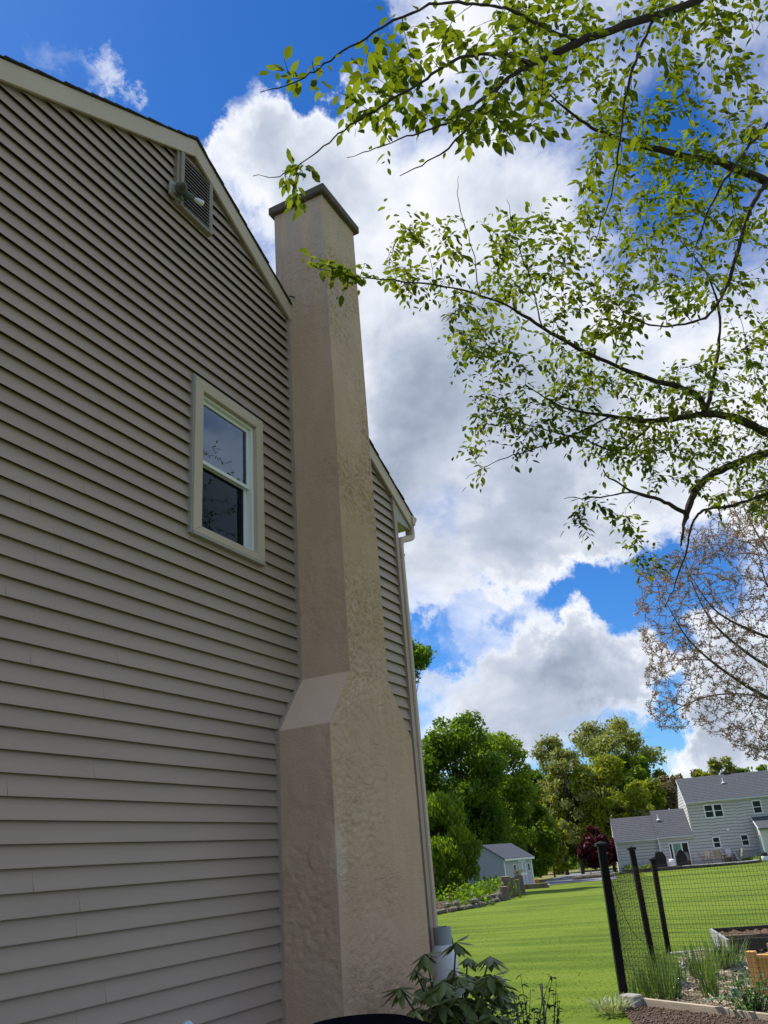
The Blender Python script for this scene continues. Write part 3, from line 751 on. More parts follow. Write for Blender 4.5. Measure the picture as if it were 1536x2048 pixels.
# wings to the left
def wing(x0, x1, dep, ze_, zr_, ops, yoff, nm):
    w = wall_box('w', x0, x1, dep, B(ze_), ops)
    w.build('wing_wall', M_FSID, fh, loc=(0, yoff, 0))
    ri = froof('wing_roof', x0, x1, dep, B(ze_), B(zr_), .22, .02); ri[0].location = (0, yoff, 0); return ri
door_o = (-2.30, -.68, B(-.44), B(1.48))
ra = wing(-3.25, -.01, 7.0, 2.22, 4.56, [door_o], .0, 'a'); vent_pipe(ra, -2.72, .60, 7.0)
rb = wing(-7.25, -3.26, 6.4, 2.16, 4.16, [], .35, 'b')
mb = MB(); z = .0
while z < B(4.1):
    z2 = z + .27
    def half2(zq): return 3.2 if zq < B(2.1) else max(0, 3.2 * (B(4.12) - zq) / (B(4.12) - B(2.1)))
    c_ = 3.55
    if half2(z2) > .02: mb.add([(-7.285, c_ - half2(z), z), (-7.285, c_ + half2(z), z), (-7.255, c_ + half2(z2), z2), (-7.255, c_ - half2(z2), z2)], [(0, 1, 2, 3)])
    z = z2
mb.build('wing_gable', M_FSIDL, fh)
mb = MB(); mb.box(-7.26, -3.3, .26, .33, 0, .85); mb.build('stone_base', M_STONEF, fh)
mb = MB(); mb.box(-3.2, -2.5, -.09, -.04, 0, .80); mb.box(-.55, 2.6, -.09, -.04, 0, .45); mb.build('stone_base', M_STONEF, fh)
for x, y in ((-3.22, .0), (-7.2, .28)):
    mb = MB(); mb.box(x - .05, x + .05, y - .12, y - .045, .1, B(2.15)); mb.build('downspout', M_FTRIM, fh)
mb = MB(); mb.box(3.08, 3.30, -.16, -.035, B(2.22), B(2.42)); mb.build('wall_light', M_FTRIM, fh)
# sliding door
sd = bpy.data.objects.new('sliding_door', None); C.objects.link(sd); sd.parent = fh
x0, x1, z0, z1 = door_o; mb = MB(); t = .10
mb.box(x0 - t, x0, -.08, .05, z0, z1 + t); mb.box(x1, x1 + t, -.08, .05, z0, z1 + t); mb.box(x0, x1, -.08, .05, z1, z1 + t); mb.build('frame', M_FTRIM, sd)
M_GREENG = mat('greenish_door_glass', (.13, .27, .20), .15, .25, 2, spec=.5, stretch=(8, 1, .6))
mb = MB(); mb.box(x0 + .30, x1 - .62, -.03, .0, z0, z1); mb.build('pane', M_GREENG, sd)
mb = MB(); mb.box(x0, x0 + .16, .01, .03, z0, z1); mb.box(x1 - .50, x1, .01, .03, z0, z1); mb.build('pane', M_FGLASS, sd)
mb = MB(); mb.box(x0 + .17, x0 + .30, -.05, .02, z0, z1); mb.box(x1 - .62, x1 - .50, -.05, .02, z0, z1); mb.build('stile', M_FTRIM, sd)
# sun room on the right
ex0, ex1, edep = 5.45, 10.5, 2.4
ez = B(2.15)
mb = MB(); P = [(0, ez + 1.02), (-edep, ez), (-edep, ez - .05), (0, ez + .96)]
def lapx(mb, x, ya, yb, za, zb):
    z = za
    while z < zb:
        z2 = min(zb, z + .27); mb.add([(x - .03, ya, z), (x - .03, yb, z), (x, yb, z2), (x, ya, z2)], [(0, 1, 2, 3)]); z = z2
mb2 = MB(); mb2.prism([(-.01, ez + .95), (-edep + .12, ez - .02), (-edep + .12, ez - .55), (-.01, ez - .55)], 'x', ex0 + .12, ex0 + .17); mb2.build('sunroom_gable', M_FSIDL, fh)
mb2 = MB(); mb2.box(ex0 + .18, ex1, -edep + .11, -edep + .2, .6, ez - .02); mb2.box(ex0 + .18, ex1, -edep + .2, -.05, .3, .6); mb2.build('sunroom_wall', M_FSIDL, fh)
mb.prism([(-edep - .2, ez - .06), (.0, ez + 1.02), (.0, ez + 1.10), (-edep - .2, ez + .03)], 'x', ex0, ex1); sr = mb.build('sunroom_roof', M_FROOF, fh)
mb = MB(); mb.prism([(-edep - .22, ez - .09), (.0, ez + .99), (.0, ez + 1.13), (-edep - .22, ez + .06)], 'x', ex0 - .05, ex0 - .001); mb.build('fascia', M_FTRIM, sr)
for yy in (-edep + .15, -edep + 1.0, -.55):
    mb = MB(); mb.box(ex0 + .10, ex0 + .22, yy - .06, yy + .06, .62, ez - .5); mb.build('post', M_FTRIM, fh)
mb = MB(); mb.box(ex0 + .14, ex0 + .16, -edep + .2, -.1, .7, ez - .56); mb.build('sunroom_pane', M_GREENG, fh)
mb = MB(); mb.box(ex0 + 1.0, ex0 + 1.9, -edep + .07, -edep + .105, .9, ez - .35); mb.build('sunroom_pane', M_FGLASS, fh)
mb = MB(); mb.box(ex0 + .9, ex0 + .99, -edep + .05, -edep + .109, .8, ez - .25); mb.box(ex0 + .99, ex0 + 2., -edep + .05, -edep + .109, ez - .345, ez - .25); mb.build('sunroom_frame', M_FTRIM, fh)
M_BILCO = mat('weathered_hatch', (.30, .29, .27), .7, .15, 4)
mb = MB(); mb.prism([(-.05, .05), (-.75, .05), (-.75, .40), (-.05, 1.02)], 'x', 3.4, 5.2); mb.build('bulkhead_hatch', M_BILCO, fh)
mb = MB(); mb.prism([(-.06, 1.03), (-.78, .42), (-.78, .35), (-.05, .96)], 'x', 3.32, 3.40); mb.box(3.40, 5.2, -.80, -.751, .30, .42); mb.build('hatch_frame', M_FTRIM, fh)

fmat = fh.matrix_basis.copy()
def FL(x, y, z=0): return fmat @ Vector((x, y, z))
# patio: paved area with a low stone kerb
M_PAVE = mat('pinkish_pavers', (.42, .36, .33), .9, .25, 6, .4, 30)
M_KERB = mat('dark_wall_stone', (.10, .085, .075), .95, .5, 6, .6, 20)
M_LITE = mat('pale_coping', (.58, .56, .53), .9, .15, 6)
def onground(x, y): return FL(x, y).z * 0 + float(g(FL(x, y).x, FL(x, y).y))
poly = [(-2.6, -.12), (3.2, -.12), (4.6, -2.2), (4.4, -3.6), (3.0, -4.6), (.8, -4.9), (-1.0, -4.2), (-2.6, -3.6), (-4.4, -3.4), (-4.6, -.6)]
pz = .22
me = bpy.data.meshes.new('patio'); V = [tuple(FL(x, y, pz)) for x, y in poly]; me.from_pydata(V, [], [tuple(range(len(V)))]); me.update(); tag(link('patio', me, M_PAVE), kind='structure')
kerb = thing('patio_kerb', 'low dark stone kerb with pale coping round the far patio', 'kerb', FO, FTH - PI / 2)
kp = [(3.2, -.3), (4.6, -2.2), (4.4, -3.6), (3.0, -4.6), (.8, -4.9), (-1.0, -4.2), (-2.6, -3.6), (-4.4, -3.4), (-5.6, -2.6), (-6.9, -1.6)]
rk = random.Random(5); ks_ = spline([(x, y, 0) for x, y in kp], 4)
for i in range(len(ks_) - 1):
    a, b = ks_[i], ks_[i + 1]; v = b - a; L = np.linalg.norm(v); nn = np.array([-v[1], v[0], 0]) / L
    for tier in range(2):
        c0, c1 = a + v * .02, b - v * .02; w = .16 + rk.uniform(0, .04); zb = -.35 + tier * .29
        q = [c0 - nn * w, c1 - nn * w, c1 + nn * w, c0 + nn * w]
        mb = MB(); mb.prism([(p[0], p[1]) for p in q], 'z', zb, zb + .28 + rk.uniform(-.02, .01)); mb.build('stone', M_KERB, kerb)
    mb = MB(); q = [a + v * .01 - nn * .21, b - v * .01 - nn * .21, b - v * .01 + nn * .21, a + v * .01 + nn * .21]; mb.prism([(p[0], p[1]) for p in q], 'z', .235, .30); mb.build('coping', M_LITE if 4 < i < 22 else M_KERB, kerb)
# patio furniture
M_SLING = mat('taupe_sling', (.24, .21, .165), .8, .15, 8)
M_FRAME = mat('bronze_frame', (.10, .085, .07), .5, .2, 8)
def patio_chair(x, y, rz, label):
    t = thing('patio_chair', label, 'chair', FL(x, y, pz), FTH - PI / 2 + rz, 'patio chairs')
    mb = MB(); mb.add([(-.27, -.27, .44), (.27, -.27, .44), (.27, .22, .40), (-.27, .22, .40), (-.27, -.27, .47), (.27, -.27, .47), (.27, .22, .43), (-.27, .22, .43)], [(0, 3, 2, 1), (4, 5, 6, 7), (0, 1, 5, 4), (1, 2, 6, 5), (2, 3, 7, 6), (3, 0, 4, 7)]); mb.build('seat', M_SLING, t)
    mb = MB(); mb.add([(-.27, .20, .43), (.27, .20, .43), (.27, .42, 1.12), (-.27, .42, 1.12), (-.27, .24, .42), (.27, .24, .42), (.27, .46, 1.11), (-.27, .46, 1.11)], [(0, 1, 2, 3), (7, 6, 5, 4), (0, 4, 5, 1), (2, 6, 7, 3), (1, 5, 6, 2), (0, 3, 7, 4)]); mb.build('backrest', M_SLING, t)
    for s in (-1, 1):
        mb = MB(); mb.tube([(s * .29, -.27, 0), (s * .29, -.29, .66), (s * .29, .26, .66)], .022, 6); mb.build('arm', M_FRAME, t)
        mb = MB(); mb.tube([(s * .29, .36, 0), (s * .29, .2, .44), (s * .29, .45, 1.14)], .022, 6); mb.build('leg', M_FRAME, t)
    return t
for x, y, rz, lb in ((-.95, -1.2, .5, 'patio chair standing right in front of the open sliding door'), (.65, -1.5, -.35, 'tall backed patio chair alone between sliding door and dining table'), (1.55, -3.0, 2.6, 'patio chair at the lawn side of the patio table, back to camera'), (3.35, -1.8, -1.2, 'patio chair at the right end of the patio table'), (2.75, -1.0, .1, 'pale cushioned patio chair behind the patio table'), (.25, -2.7, 1.5, 'patio chair left of the patio table near the pale coping')):
    ch = patio_chair(x, y, rz, lb)
    if lb.startswith('pale'):
        for c_ in ch.children:
            if c_.name.startswith(('seat', 'backrest')): c_.data.materials.clear(); c_.data.materials.append(M_LITE)
tb_ = thing('patio_table', 'dark patio dining table among the far patio chairs', 'table', FL(2.4, -2.2, pz), FTH - PI / 2)
mb = MB(); mb.lathe([(.02, .70), (.66, .70), (.68, .72), (.66, .74), (.02, .74)], 24); mb.build('table_top', M_FRAME, tb_)
for a in range(4):
    mb = MB(); c_, s_ = math.cos(a * PI / 2 + .6), math.sin(a * PI / 2 + .6); mb.tube([(.55 * c_, .55 * s_, 0), (.40 * c_, .40 * s_, .70)], .025, 6); mb.build('leg', M_FRAME, tb_)
M_TARP = mat('black_grill_cover', (.012, .012, .014), .6, .3, 6, .4, 12)
def covered_grill(x, y, w, h, lb, peak):
    t = thing('covered_grill', lb, 'grill', FL(x, y, pz), FTH - PI / 2, 'covered grills on the patio')
    mb = MB(); d = .32
    if peak: mb.prism([(-w, 0.02), (-w * .98, h * .62), (-w * .35, h * .93), (0, h), (w * .35, h * .93), (w * .98, h * .62), (w, .02)], 'y', -d, d)
    else: mb.prism([(-w, 0.02), (-w, h * .72), (-w * .8, h * .80), (-w * .62, h), (w * .62, h), (w * .8, h * .80), (w, h * .72), (w, .02)], 'y', -d, d)
    mb.build('cover', M_TARP, t, bevel=.04); mb = MB(); mb.box(-w * .9, w * .9, -d * .9, d * .9, 0, .06); mb.build('base', M_BLACK, t)
covered_grill(-3.55, -2.4, .52, 1.35, 'black covered grill with flat hood behind the third fence post', False); covered_grill(-1.70, -2.5, .48, 1.45, 'black covered grill with peaked top before the sliding door', True)
t = thing('white_planter_tub', 'white rounded tub between the two covered grills', 'tub', FL(-2.65, -2.6, pz)); mb = MB(); mb.lathe([(.30, 0), (.40, .12), (.42, .42), (.36, .58), (.30, .66), (.05, .68)], 20); mb.build('tub', M_FTRIM, t, smooth=True); mb = MB(); mb.lathe([(.42, .36), (.44, .38), (.44, .42), (.42, .44)], 20); mb.build('rim', M_LITE, t)
t = thing('planter_pot', 'white round pot with dark plant beside the sun room corner', 'pot', FL(5.35, -2.9, 0)); mb = MB(); mb.lathe([(.18, 0), (.28, .2), (.30, .45), (.27, .55), (.24, .55), (.22, .45)], 16); mb.build('pot', M_FTRIM, t, smooth=True); mb = MB(); mb.lathe([(.20, .5), (.30, .62), (.27, .78), (.08, .88)], 9); mb.build('plant', M_TARP, t)
t = thing('meter_box', 'low grey utility box by the wall near the hatch', 'utility box', FL(2.55, -.55, 0), FTH - PI / 2); mb = MB(); mb.box(-.35, .35, -.25, .25, .05, .72); mb.build('cabinet', M_BILCO, t, bevel=.03); mb = MB(); mb.box(-.3, .3, -.256, -.252, .15, .6); mb.build('grille', M_FRAME, t)

# garden shed
M_SHED = mat('blue_grey_boards', (.40, .43, .47), .85, .12, 3, stretch=(6, 6, .5))
M_SHEDR = mat('shed_shingles', (.075, .085, .11), .9, .3, 10, .4, 30)
sp = at(1040, 1760, 58.); shz = float(g(sp[0], sp[1])) + .02
vx = math.atan2(sp[1], sp[0])
SW, SD, SE, SR = 1.75, 3.3, 2.05, 2.95               # front width/2 etc.
shed = thing('garden_shed', 'small grey garden shed with white double doors at the wood edge', 'shed', (sp[0], sp[1], shz), vx - PI / 2 + math.radians(56))
# local: eave front faces -y, gable end on -x side
bw_ = .26; n = int(SD / bw_)
for i in range(n):                                        # gable end boards (facing -x)
    ya, yb = SD * i / n + .006, SD * (i + 1) / n - .006
    top = lambda y: SE + (SR - SE) * (1 - abs(y - SD / 2) / (SD / 2))
    mb = MB(); V = [(-SW - .02, ya, 0), (-SW - .02, yb, 0), (-SW - .02, yb, top(yb)), (-SW - .02, ya, top(ya)), (-SW + .01, ya, 0), (-SW + .01, yb, 0), (-SW + .01, yb, top(yb)), (-SW + .01, ya, top(ya))]
    mb.add(V, [(0, 3, 2, 1), (4, 5, 6, 7), (0, 1, 5, 4), (1, 2, 6, 5), (2, 3, 7, 6), (3, 0, 4, 7)]); mb.build('board', M_SHED, shed)
n = 13
for i in range(n):
    a, b = -SW + 2 * SW * i / n + .006, -SW + 2 * SW * (i + 1) / n - .006; mb = MB(); mb.box(a, b, -.02, .01, 0, SE - .05); mb.build('board', M_SHED, shed)
mb = MB(); mb.box(-SW + .012, SW - .012, .012, SD, 0, SE - .06); mb.prism([(.012, SE - .061), (SD, SE - .061), (SD / 2, SR - .06)], 'x', -SW + .012, SW - .012); mb.build('body', M_SHED, shed)
mb = MB(); o_ = .22
mb.prism([(-o_, SE - o_ * .54 + .02), (SD / 2, SR + .02), (SD + o_, SE - o_ * .54 + .02), (SD + o_, SE - o_ * .54 + .10), (SD / 2, SR + .11), (-o_, SE - o_ * .54 + .10)], 'x', -SW - .15, SW + .15); r_ = mb.build('roof', M_SHEDR, shed)
mb = MB(); mb.box(-SW - .15, SW + .15, -o_ - .03, -o_ - .002, SE - o_ * .54 - .06, SE - o_ * .54 + .07); mb.build('fascia', M_FTRIM, r_)
for a, b in ((-.02, .42), (.46, .90)):
    mb = MB(); mb.box(a, b, -.06, -.025, .1, SE - .2); dr = mb.build('door', M_FTRIM, shed)
    mb = MB(); mb.box(a + .06, b - .06, -.066, -.061, .2, .85); mb.box(a + .06, b - .06, -.066, -.061, 1.0, SE - .32); mb.build('door_panel', M_SHED, dr)
for a in (-.62, 1.18):
    mb = MB(); mb.box(a - .05, a + .28, -.05, -.025, 1.05, 1.62); w_ = mb.build('window', M_FTRIM, shed); mb = MB(); mb.box(a, a + .23, -.056, -.051, 1.1, 1.57); mb.build('pane', M_FGLASS, w_)
mb = MB(); mb.box(-SW - .04, -SW + .06, -.045, -.021, 0, SE - .06); mb.build('corner_board', M_FTRIM, shed); mb = MB(); mb.box(SW - .08, SW + .03, -.045, -.021, 0, SE - .06); mb.build('corner_board', M_FTRIM, shed)
# log stumps beside the shed
M_LOG = mat('weathered_log', (.15, .125, .095), .95, .4, 5, .6, 14, stretch=(1, 1, .3)); M_CUT = mat('cut_log_face', (.42, .33, .22), .9, .2, 8)
rl = random.Random(11)
for i, (px, py, h, r, lb) in enumerate(((1015, 1797, 1.05, .30, 'leaning log stump at the left end of the row by the shed'), (1026, 1794, .95, .26, 'second log stump from the left in the row by the shed'), (1035, 1792, .82, .22, 'short middle log stump in the row by the shed'), (1043, 1790, 1.0, .25, 'fourth log stump in the row, under the pale split logs'), (1008, 1801, .62, .27, 'lowest log stump at the left beside the stone edging'))):
    P = gh(px, py); t = thing('log_stump', lb, 'stump', tuple(P), rl.uniform(0, 6), 'log stumps by the shed')
    mb = MB(); mb.tube([(0, 0, -.1), (.02, .01, h * .5), (.05 * rl.uniform(-1, 1), .04, h)], [r * 1.1, r, r * .95], 12); mb.build('bark', M_LOG, t)
    mb = MB(); mb.lathe([(r * .85, h + .001), (r * .84, h + .012)], 12, (.0, .03, 0)); mb.build('cut_face', M_CUT, t)
P = gh(1043, 1790); t = thing('split_log_pile', 'pale split logs lying on the tall log stump', 'logs', tuple(P + (0, 0, 1.02)))
for i in range(5):
    mb = MB(); a = rl.uniform(0, 3); c_, s_ = math.cos(a) * .25, math.sin(a) * .25; zz = .06 + .09 * (i // 2); yo = (i % 2) * .16 - .08
    mb.tube([(-c_, -s_ + yo, zz), (c_, s_ + yo, zz)], .065, 6); mb.build('log', M_CUT, t)
P = gh(1062, 1778)
t = thing('timber_kerb', 'short brown timber kerb in front of the shed', 'kerb', tuple(P), vx - PI / 2 + math.radians(-25)); mb = MB(); mb.box(-1.2, 1.2, -.12, .12, -.1, .32); mb.build('timber', M_LOG, t, bevel=.02); mb = MB(); mb.box(-1.2, 1.2, .125, .32, -.1, .2); mb.build('backing', M_LOG, t)
mb = MB(); mb.lathe([(.12, 0), (.17, .22), (.16, .26), (.10, .27)], 12); o = mb.build('clay_pot', mat('terracotta', (.55, .22, .09), .8), None, loc=(P[0] + .8, P[1] - .2, P[2] + .3)); tag(o, 'small orange clay pot on the timber kerb by the shed', 'pot')
# driveway and shed path
M_ASPH = mat('grey_asphalt', (.21, .22, .235), .9, .15, 4, .3, 40)
A_ = [gh(*p)[:2] for p in ((1085, 1766), (1105, 1757), (1128, 1750), (1158, 1745.5), (1190, 1742.5), (1228, 1740))]; B_ = [gh(*p)[:2] for p in ((1090, 1771.5), (1122, 1768.5), (1150, 1765.5), (1180, 1763), (1205, 1761.5), (1235, 1759))]
strip('driveway', A_, B_, M_ASPH, .03)
strip('shed_path', [gh(*p)[:2] for p in ((1066, 1771), (1096, 1766))], [gh(*p)[:2] for p in ((1070, 1776), (1100, 1771))], M_LITE, .04)
# rough bank beyond the drive
M_BANK = mat('rough_bank', (.13, .15, .05), .95, .4, 2, .8, 12, col2=(.24, .23, .10))
strip('bank', [gh(*p)[:2] for p in ((1070, 1745), (1105, 1735), (1150, 1728), (1235, 1722))], [gh(*p)[:2] for p in ((1080, 1764.5), (1105, 1756), (1158, 1744.5), (1233, 1739))], M_BANK, .02)
t = thing('timber_log', 'dark fallen log lying beside the drive under the red maple', 'log', tuple(gh(1190, 1757))); mb = MB(); mb.tube([(-.3, 1.8, .12), (0, .6, .18), (.1, -.6, .16), (.2, -1.7, .1)], [.1, .17, .16, .1], 8); mb.build('trunk', M_LOG, t); mb = MB(); mb.tube([(0, .4, .2), (.1, .2, .6)], .05, 6); mb.build('stub', M_LOG, t)
# planting bed at the wood edge, with a stone edging
edge_px = [(868, 1830), (890, 1826), (915, 1822), (940, 1818), (965, 1812), (985, 1806), (1003, 1802), (1014, 1799)]
E_ = [gh(*p)[:2] for p in edge_px]; back_px = [(868, 1768), (890, 1766), (915, 1764), (940, 1763), (965, 1762), (985, 1761), (1003, 1760), (1014, 1759)]
BK = [gh(*p)[:2] for p in back_px]
M_SOIL = mat('dark_soil', (.075, .050, .036), .98, .45, 9, .8, 40)
strip('planting_bed', E_, BK, M_SOIL, .02)
M_ROCK = mat('field_stone', (.10, .09, .075), .95, .45, 3, .6, 12, col2=(.21, .185, .15))
se = thing('stone_edging', 'curved row of rough field stones edging the lawn by the wood', 'stone edging')
ee = spline([(p[0], p[1], 0) for p in E_], 12)
seg = np.linalg.norm(np.diff(ee, axis=0), axis=1).cumsum(); tot = seg[-1]; rr = random.Random(4)
def rock(r, rnd, name='stone', flat=.7):
    import bmesh
    bm = bmesh.new(); bmesh.ops.create_icosphere(bm, subdivisions=1, radius=r)
    for v in bm.verts:
        v.co *= rnd.uniform(.72, 1.18); v.co.z *= flat
    me = bpy.data.meshes.new(name); bm.to_mesh(me); bm.free(); return me
rocks = [rock(.2, rr) for _ in range(7)]
s_ = 0
while s_ < tot:
    i = int(np.searchsorted(seg, s_)); p = ee[min(i, len(ee) - 1)]
    for lay in range(2):
        mm = rr.choice(rocks); o = link('stone', mm, M_ROCK, se); dx, dy = rr.uniform(-.12, .12), rr.uniform(-.12, .12)
        o.location = (p[0] + dx, p[1] + dy, float(g(p[0], p[1])) + .08 + lay * .2); o.rotation_euler = (0, 0, rr.uniform(0, 6)); o.scale = (rr.uniform(.8, 1.25),) * 3
        if rr.random() < .3: break
    s_ += .36

# ------------------------------------------------------------------ kitchen garden behind the netting
M_NET = mat('black_netting', (.012, .014, .012), .7)
p1 = gh(1250, 2013); p2 = gh(1308, 1931); p3 = gh(1337, 1906)
def zc_of(P): return float(proj(P)[2])
fence = thing('netting_fence', 'black post and netting fence round the garden bed', 'fence', tuple(p1))
def fpart(mb, name, mt, parent=None, **k):
    o = mb.build(name, mt, None, **k)
    for v in o.data.vertices: v.co -= Vector(p1)
    o.parent = parent or fence; return o
tops = []
for P, (tx, ty), w in ((p1, (1207, 1692), .045), (p2, (1262, 1700), .041), (p3, (1309, 1722), .039)):
    T_ = at(tx, ty, zc_of(P) + .05); T_ = np.array([P[0] + (T_[0] - P[0]) * .6, P[1] + (T_[1] - P[1]) * .6, T_[2]]); tops.append(T_)
    mb = MB(); a = math.radians(25); c_, s_ = math.cos(a), math.sin(a); cor = [(w * (i * c_ - j * s_), w * (i * s_ + j * c_)) for i, j in ((-1, -1), (1, -1), (1, 1), (-1, 1))]
    V = [(P[0] + x, P[1] + y, P[2] - .3) for x, y in cor] + [(T_[0] + x, T_[1] + y, T_[2]) for x, y in cor]
    mb.add(V, [(3, 2, 1, 0), (4, 5, 6, 7), (0, 1, 5, 4), (1, 2, 6, 5), (2, 3, 7, 6), (3, 0, 4, 7)]); po = fpart(mb, 'post', M_BLACK, bevel=.006)
    mb = MB(); V = [(T_[0] + x * 1.5, T_[1] + y * 1.5, T_[2] + dz) for dz in (.001, .03) for x, y in cor] + [(T_[0], T_[1], T_[2] + .06)]
    mb.add(V, [(3, 2, 1, 0), (0, 1, 5, 4), (1, 2, 6, 5), (2, 3, 7, 6), (3, 0, 4, 7), (4, 5, 8), (5, 6, 8), (6, 7, 8), (7, 4, 8)]); fpart(mb, 'post_cap', M_BLACK, po)
pe = gh(1492, 2042); nd_ = (pe - p1)[:2] / np.linalg.norm((pe - p1)[:2])
def net(a, at_, b, bt, nu, nv, sag=.0, name='netting', th=.0015, seed=1):
    """square netting between two posts (a foot/at_ top, b foot/bt top) with little knots"""
    r = np.random.default_rng(seed); U_ = np.linspace(0, 1, nu); Vv = np.linspace(0, 1, nv)
    G = np.zeros((nu, nv, 3)); nrm = np.array([-(b - a)[1], (b - a)[0], 0]); nrm = nrm / np.linalg.norm(nrm)
    for i, u in enumerate(U_):
        lo = a + (b - a) * u; hi = at_ + (bt - at_) * u
        for j, v in enumerate(Vv):
            G[i, j] = lo + (hi - lo) * v + nrm * sag * math.sin(PI * u) * math.sin(PI * v * .9 + .2)
            G[i, j, 2] -= .06 * sag * 8 * math.sin(PI * u) * v
    G += r.normal(0, .0022, G.shape)
    lst = [(G[i], th) for i in range(nu)] + [(G[:, j], th) for j in range(nv)]
    Vs = []; Fs = []; b0 = 0
    for p, t in lst:
        V_, F_ = tube_np(p, t, 3); Vs.append(V_); Fs.append(F_ + b0); b0 += len(V_)
    K = G.reshape(-1, 3); k = .0043; oc = np.array([[k, 0, 0], [-k, 0, 0], [0, k, 0], [0, -k, 0], [0, 0, k], [0, 0, -k]])
    KV = (K[:, None] + oc[None]).reshape(-1, 3); base = np.array([[0, 2, 4], [2, 1, 4], [1, 3, 4], [3, 0, 4], [2, 0, 5], [1, 2, 5], [3, 1, 5], [0, 3, 5]])
    KF = (np.arange(len(K))[:, None, None] * 6 + base[None]).reshape(-1, 3) + b0
    me = mesh_np(name, np.concatenate(Vs + [KV]) - p1, [np.concatenate(Fs), KF])
    o = link(name, me, M_NET, fence); o['kind'] = 'stuff'; return o
L_ = 4.2; q = np.array([p1[0] + nd_[0] * L_, p1[1] + nd_[1] * L_, 0]); q[2] = float(g(q[0], q[1]))
hN = tops[0][2] - p1[2] - .22
up = lambda P, h: P + np.array([0, 0, h])
net(p1, p1 + (tops[0] - p1) * .84, q, up(q, hN), 98, 34, .04, seed=1)
net(p1, p1 + (tops[0] - p1) * .84, p2, p2 + (tops[1] - p2) * .84, 70, 30, .10, seed=2)
net(p2, p2 + (tops[1] - p2) * .84, p3, p3 + (tops[2] - p3) * .84, 40, 28, .12, seed=3)
mb = MB(); mb.tube(spline([p1 + (tops[0] - p1) * .9, (p1 + p2) / 2 + (0, 0, .62), p2 + (tops[1] - p2) * .12 + (.1, -.1, 0)], 8), .004, 4); fpart(mb, 'tie_cord', M_NET)
mb = MB(); mb.tube([p1 + (tops[0] - p1) * .85, q + (0, 0, hN + .02)], .0009, 4); fpart(mb, 'top_wire', M_NET)
# timber edging board with a stone block on it
M_BOARD = mat('weathered_board', (.44, .38, .29), .85, .18, 5, .3, 30, stretch=(1, 1, 6)); M_BLOCK = mat('grey_block', (.33, .32, .30), .95, .2, 8, .5, 50)
ang = math.atan2(nd_[1], nd_[0])
bd = thing('edging_board', 'weathered timber board edging the garden at the first fence post', 'board', (p1[0], p1[1], p1[2]), ang)
mb = MB(); mb.box(.05, 1.55, -.11, -.065, -.12, .125); mb.build('plank', M_BOARD, bd, bevel=.004); mb = MB(); mb.box(1.56, 3.4, -.112, -.067, -.12, .115); mb.build('plank', M_BOARD, bd, bevel=.004)
blk = MB(); blk.box(-.11, .11, -.075, .075, 0, .125); o = blk.build('stone_block', M_BLOCK, None, bevel=.012)
P = p1[:2] + nd_ * .30; o.location = (P[0] + nd_[1] * .17, P[1] - nd_[0] * .17, p1[2] + .04); o.rotation_euler = (0, 0, ang + .05)
tag(o, 'grey concrete block leaning against the edging board', 'block')
perp = np.array([nd_[1], -nd_[0]])               # towards the camera
if perp @ (EYE[:2] - p1[:2]) < 0: perp = -perp
# soil strip in front, straw mulch behind
A_ = [p1[:2] + nd_ * t for t in (.02, 1.2, 2.4, 4.0)]
strip('front_soil', [a + perp * .10 for a in A_], [a - a / np.linalg.norm(a) * 1.8 + nd_ * .1 for a in A_], M_SOIL, .05)
SA = [a + perp * .12 for a in A_]; SB = [a - a / np.linalg.norm(a) * 1.8 + nd_ * .1 for a in A_]
M_STRAW = mat('straw_mulch', (.20, .16, .10), .95, .4, 7, .8, 30, col2=(.40, .33, .22))
S0 = [gh(1300, 2014)[:2], gh(1320, 1975)[:2], gh(1345, 1940)[:2], gh(1375, 1918)[:2], gh(1400, 1905)[:2]]; S1 = [p1[:2] + nd_ * 4.2 - perp * .1, gh(1640, 1985)[:2], gh(1640, 1955)[:2], gh(1640, 1930)[:2], gh(1640, 1915)[:2]]
S0[0] = p1[:2] + nd_ * .25 - perp * .1
strip('straw_bed', S0, S1, M_STRAW, .03, 10)
def scatter_quads(S0, S1, n, seed):
    r = np.random.default_rng(seed); S0 = np.asarray(S0); S1 = np.asarray(S1); k = r.random(n) * (len(S0) - 1.001); i = k.astype(int); f_ = (k - i)[:, None]
    a = S0[i] * (1 - f_) + S0[i + 1] * f_; b = S1[i] * (1 - f_) + S1[i + 1] * f_; u = r.random(n)[:, None]
    return a * (1 - u) + b * u
XY = scatter_quads(S0, S1, 5200, 3); n = len(XY); r = np.random.default_rng(4)
Zg = g(XY[:, 0], XY[:, 1]) + .035 + r.random(n) * .03; th_ = r.random(n) * 2 * PI; ln = .04 + r.random(n) * .10; wd = .004 + r.random(n) * .006
dx = np.stack([np.cos(th_), np.sin(th_), r.normal(0, .18, n)], 1) * ln[:, None]; dy = np.stack([-np.sin(th_), np.cos(th_), r.normal(0, .4, n)], 1) * wd[:, None]
Cn = np.column_stack([XY, Zg]); V = np.stack([Cn - dx - dy, Cn + dx - dy, Cn + dx + dy, Cn - dx + dy], 1).reshape(-1, 3)
o = link('straw', mesh_np('straw', V, [np.arange(4 * n).reshape(-1, 4)], attr=np.repeat(r.random(n), 4)), leafmat('straw_stalk', (.16, .13, .09), (.55, .47, .33), .1, (1, 1, 1))); tag(o, 'loose pale straw mulch over the garden soil', 'straw', kind='stuff')
XY = scatter_quads(SA, SB, 4200, 13); n = len(XY); r = np.random.default_rng(14)   # clods and bark bits on the front soil
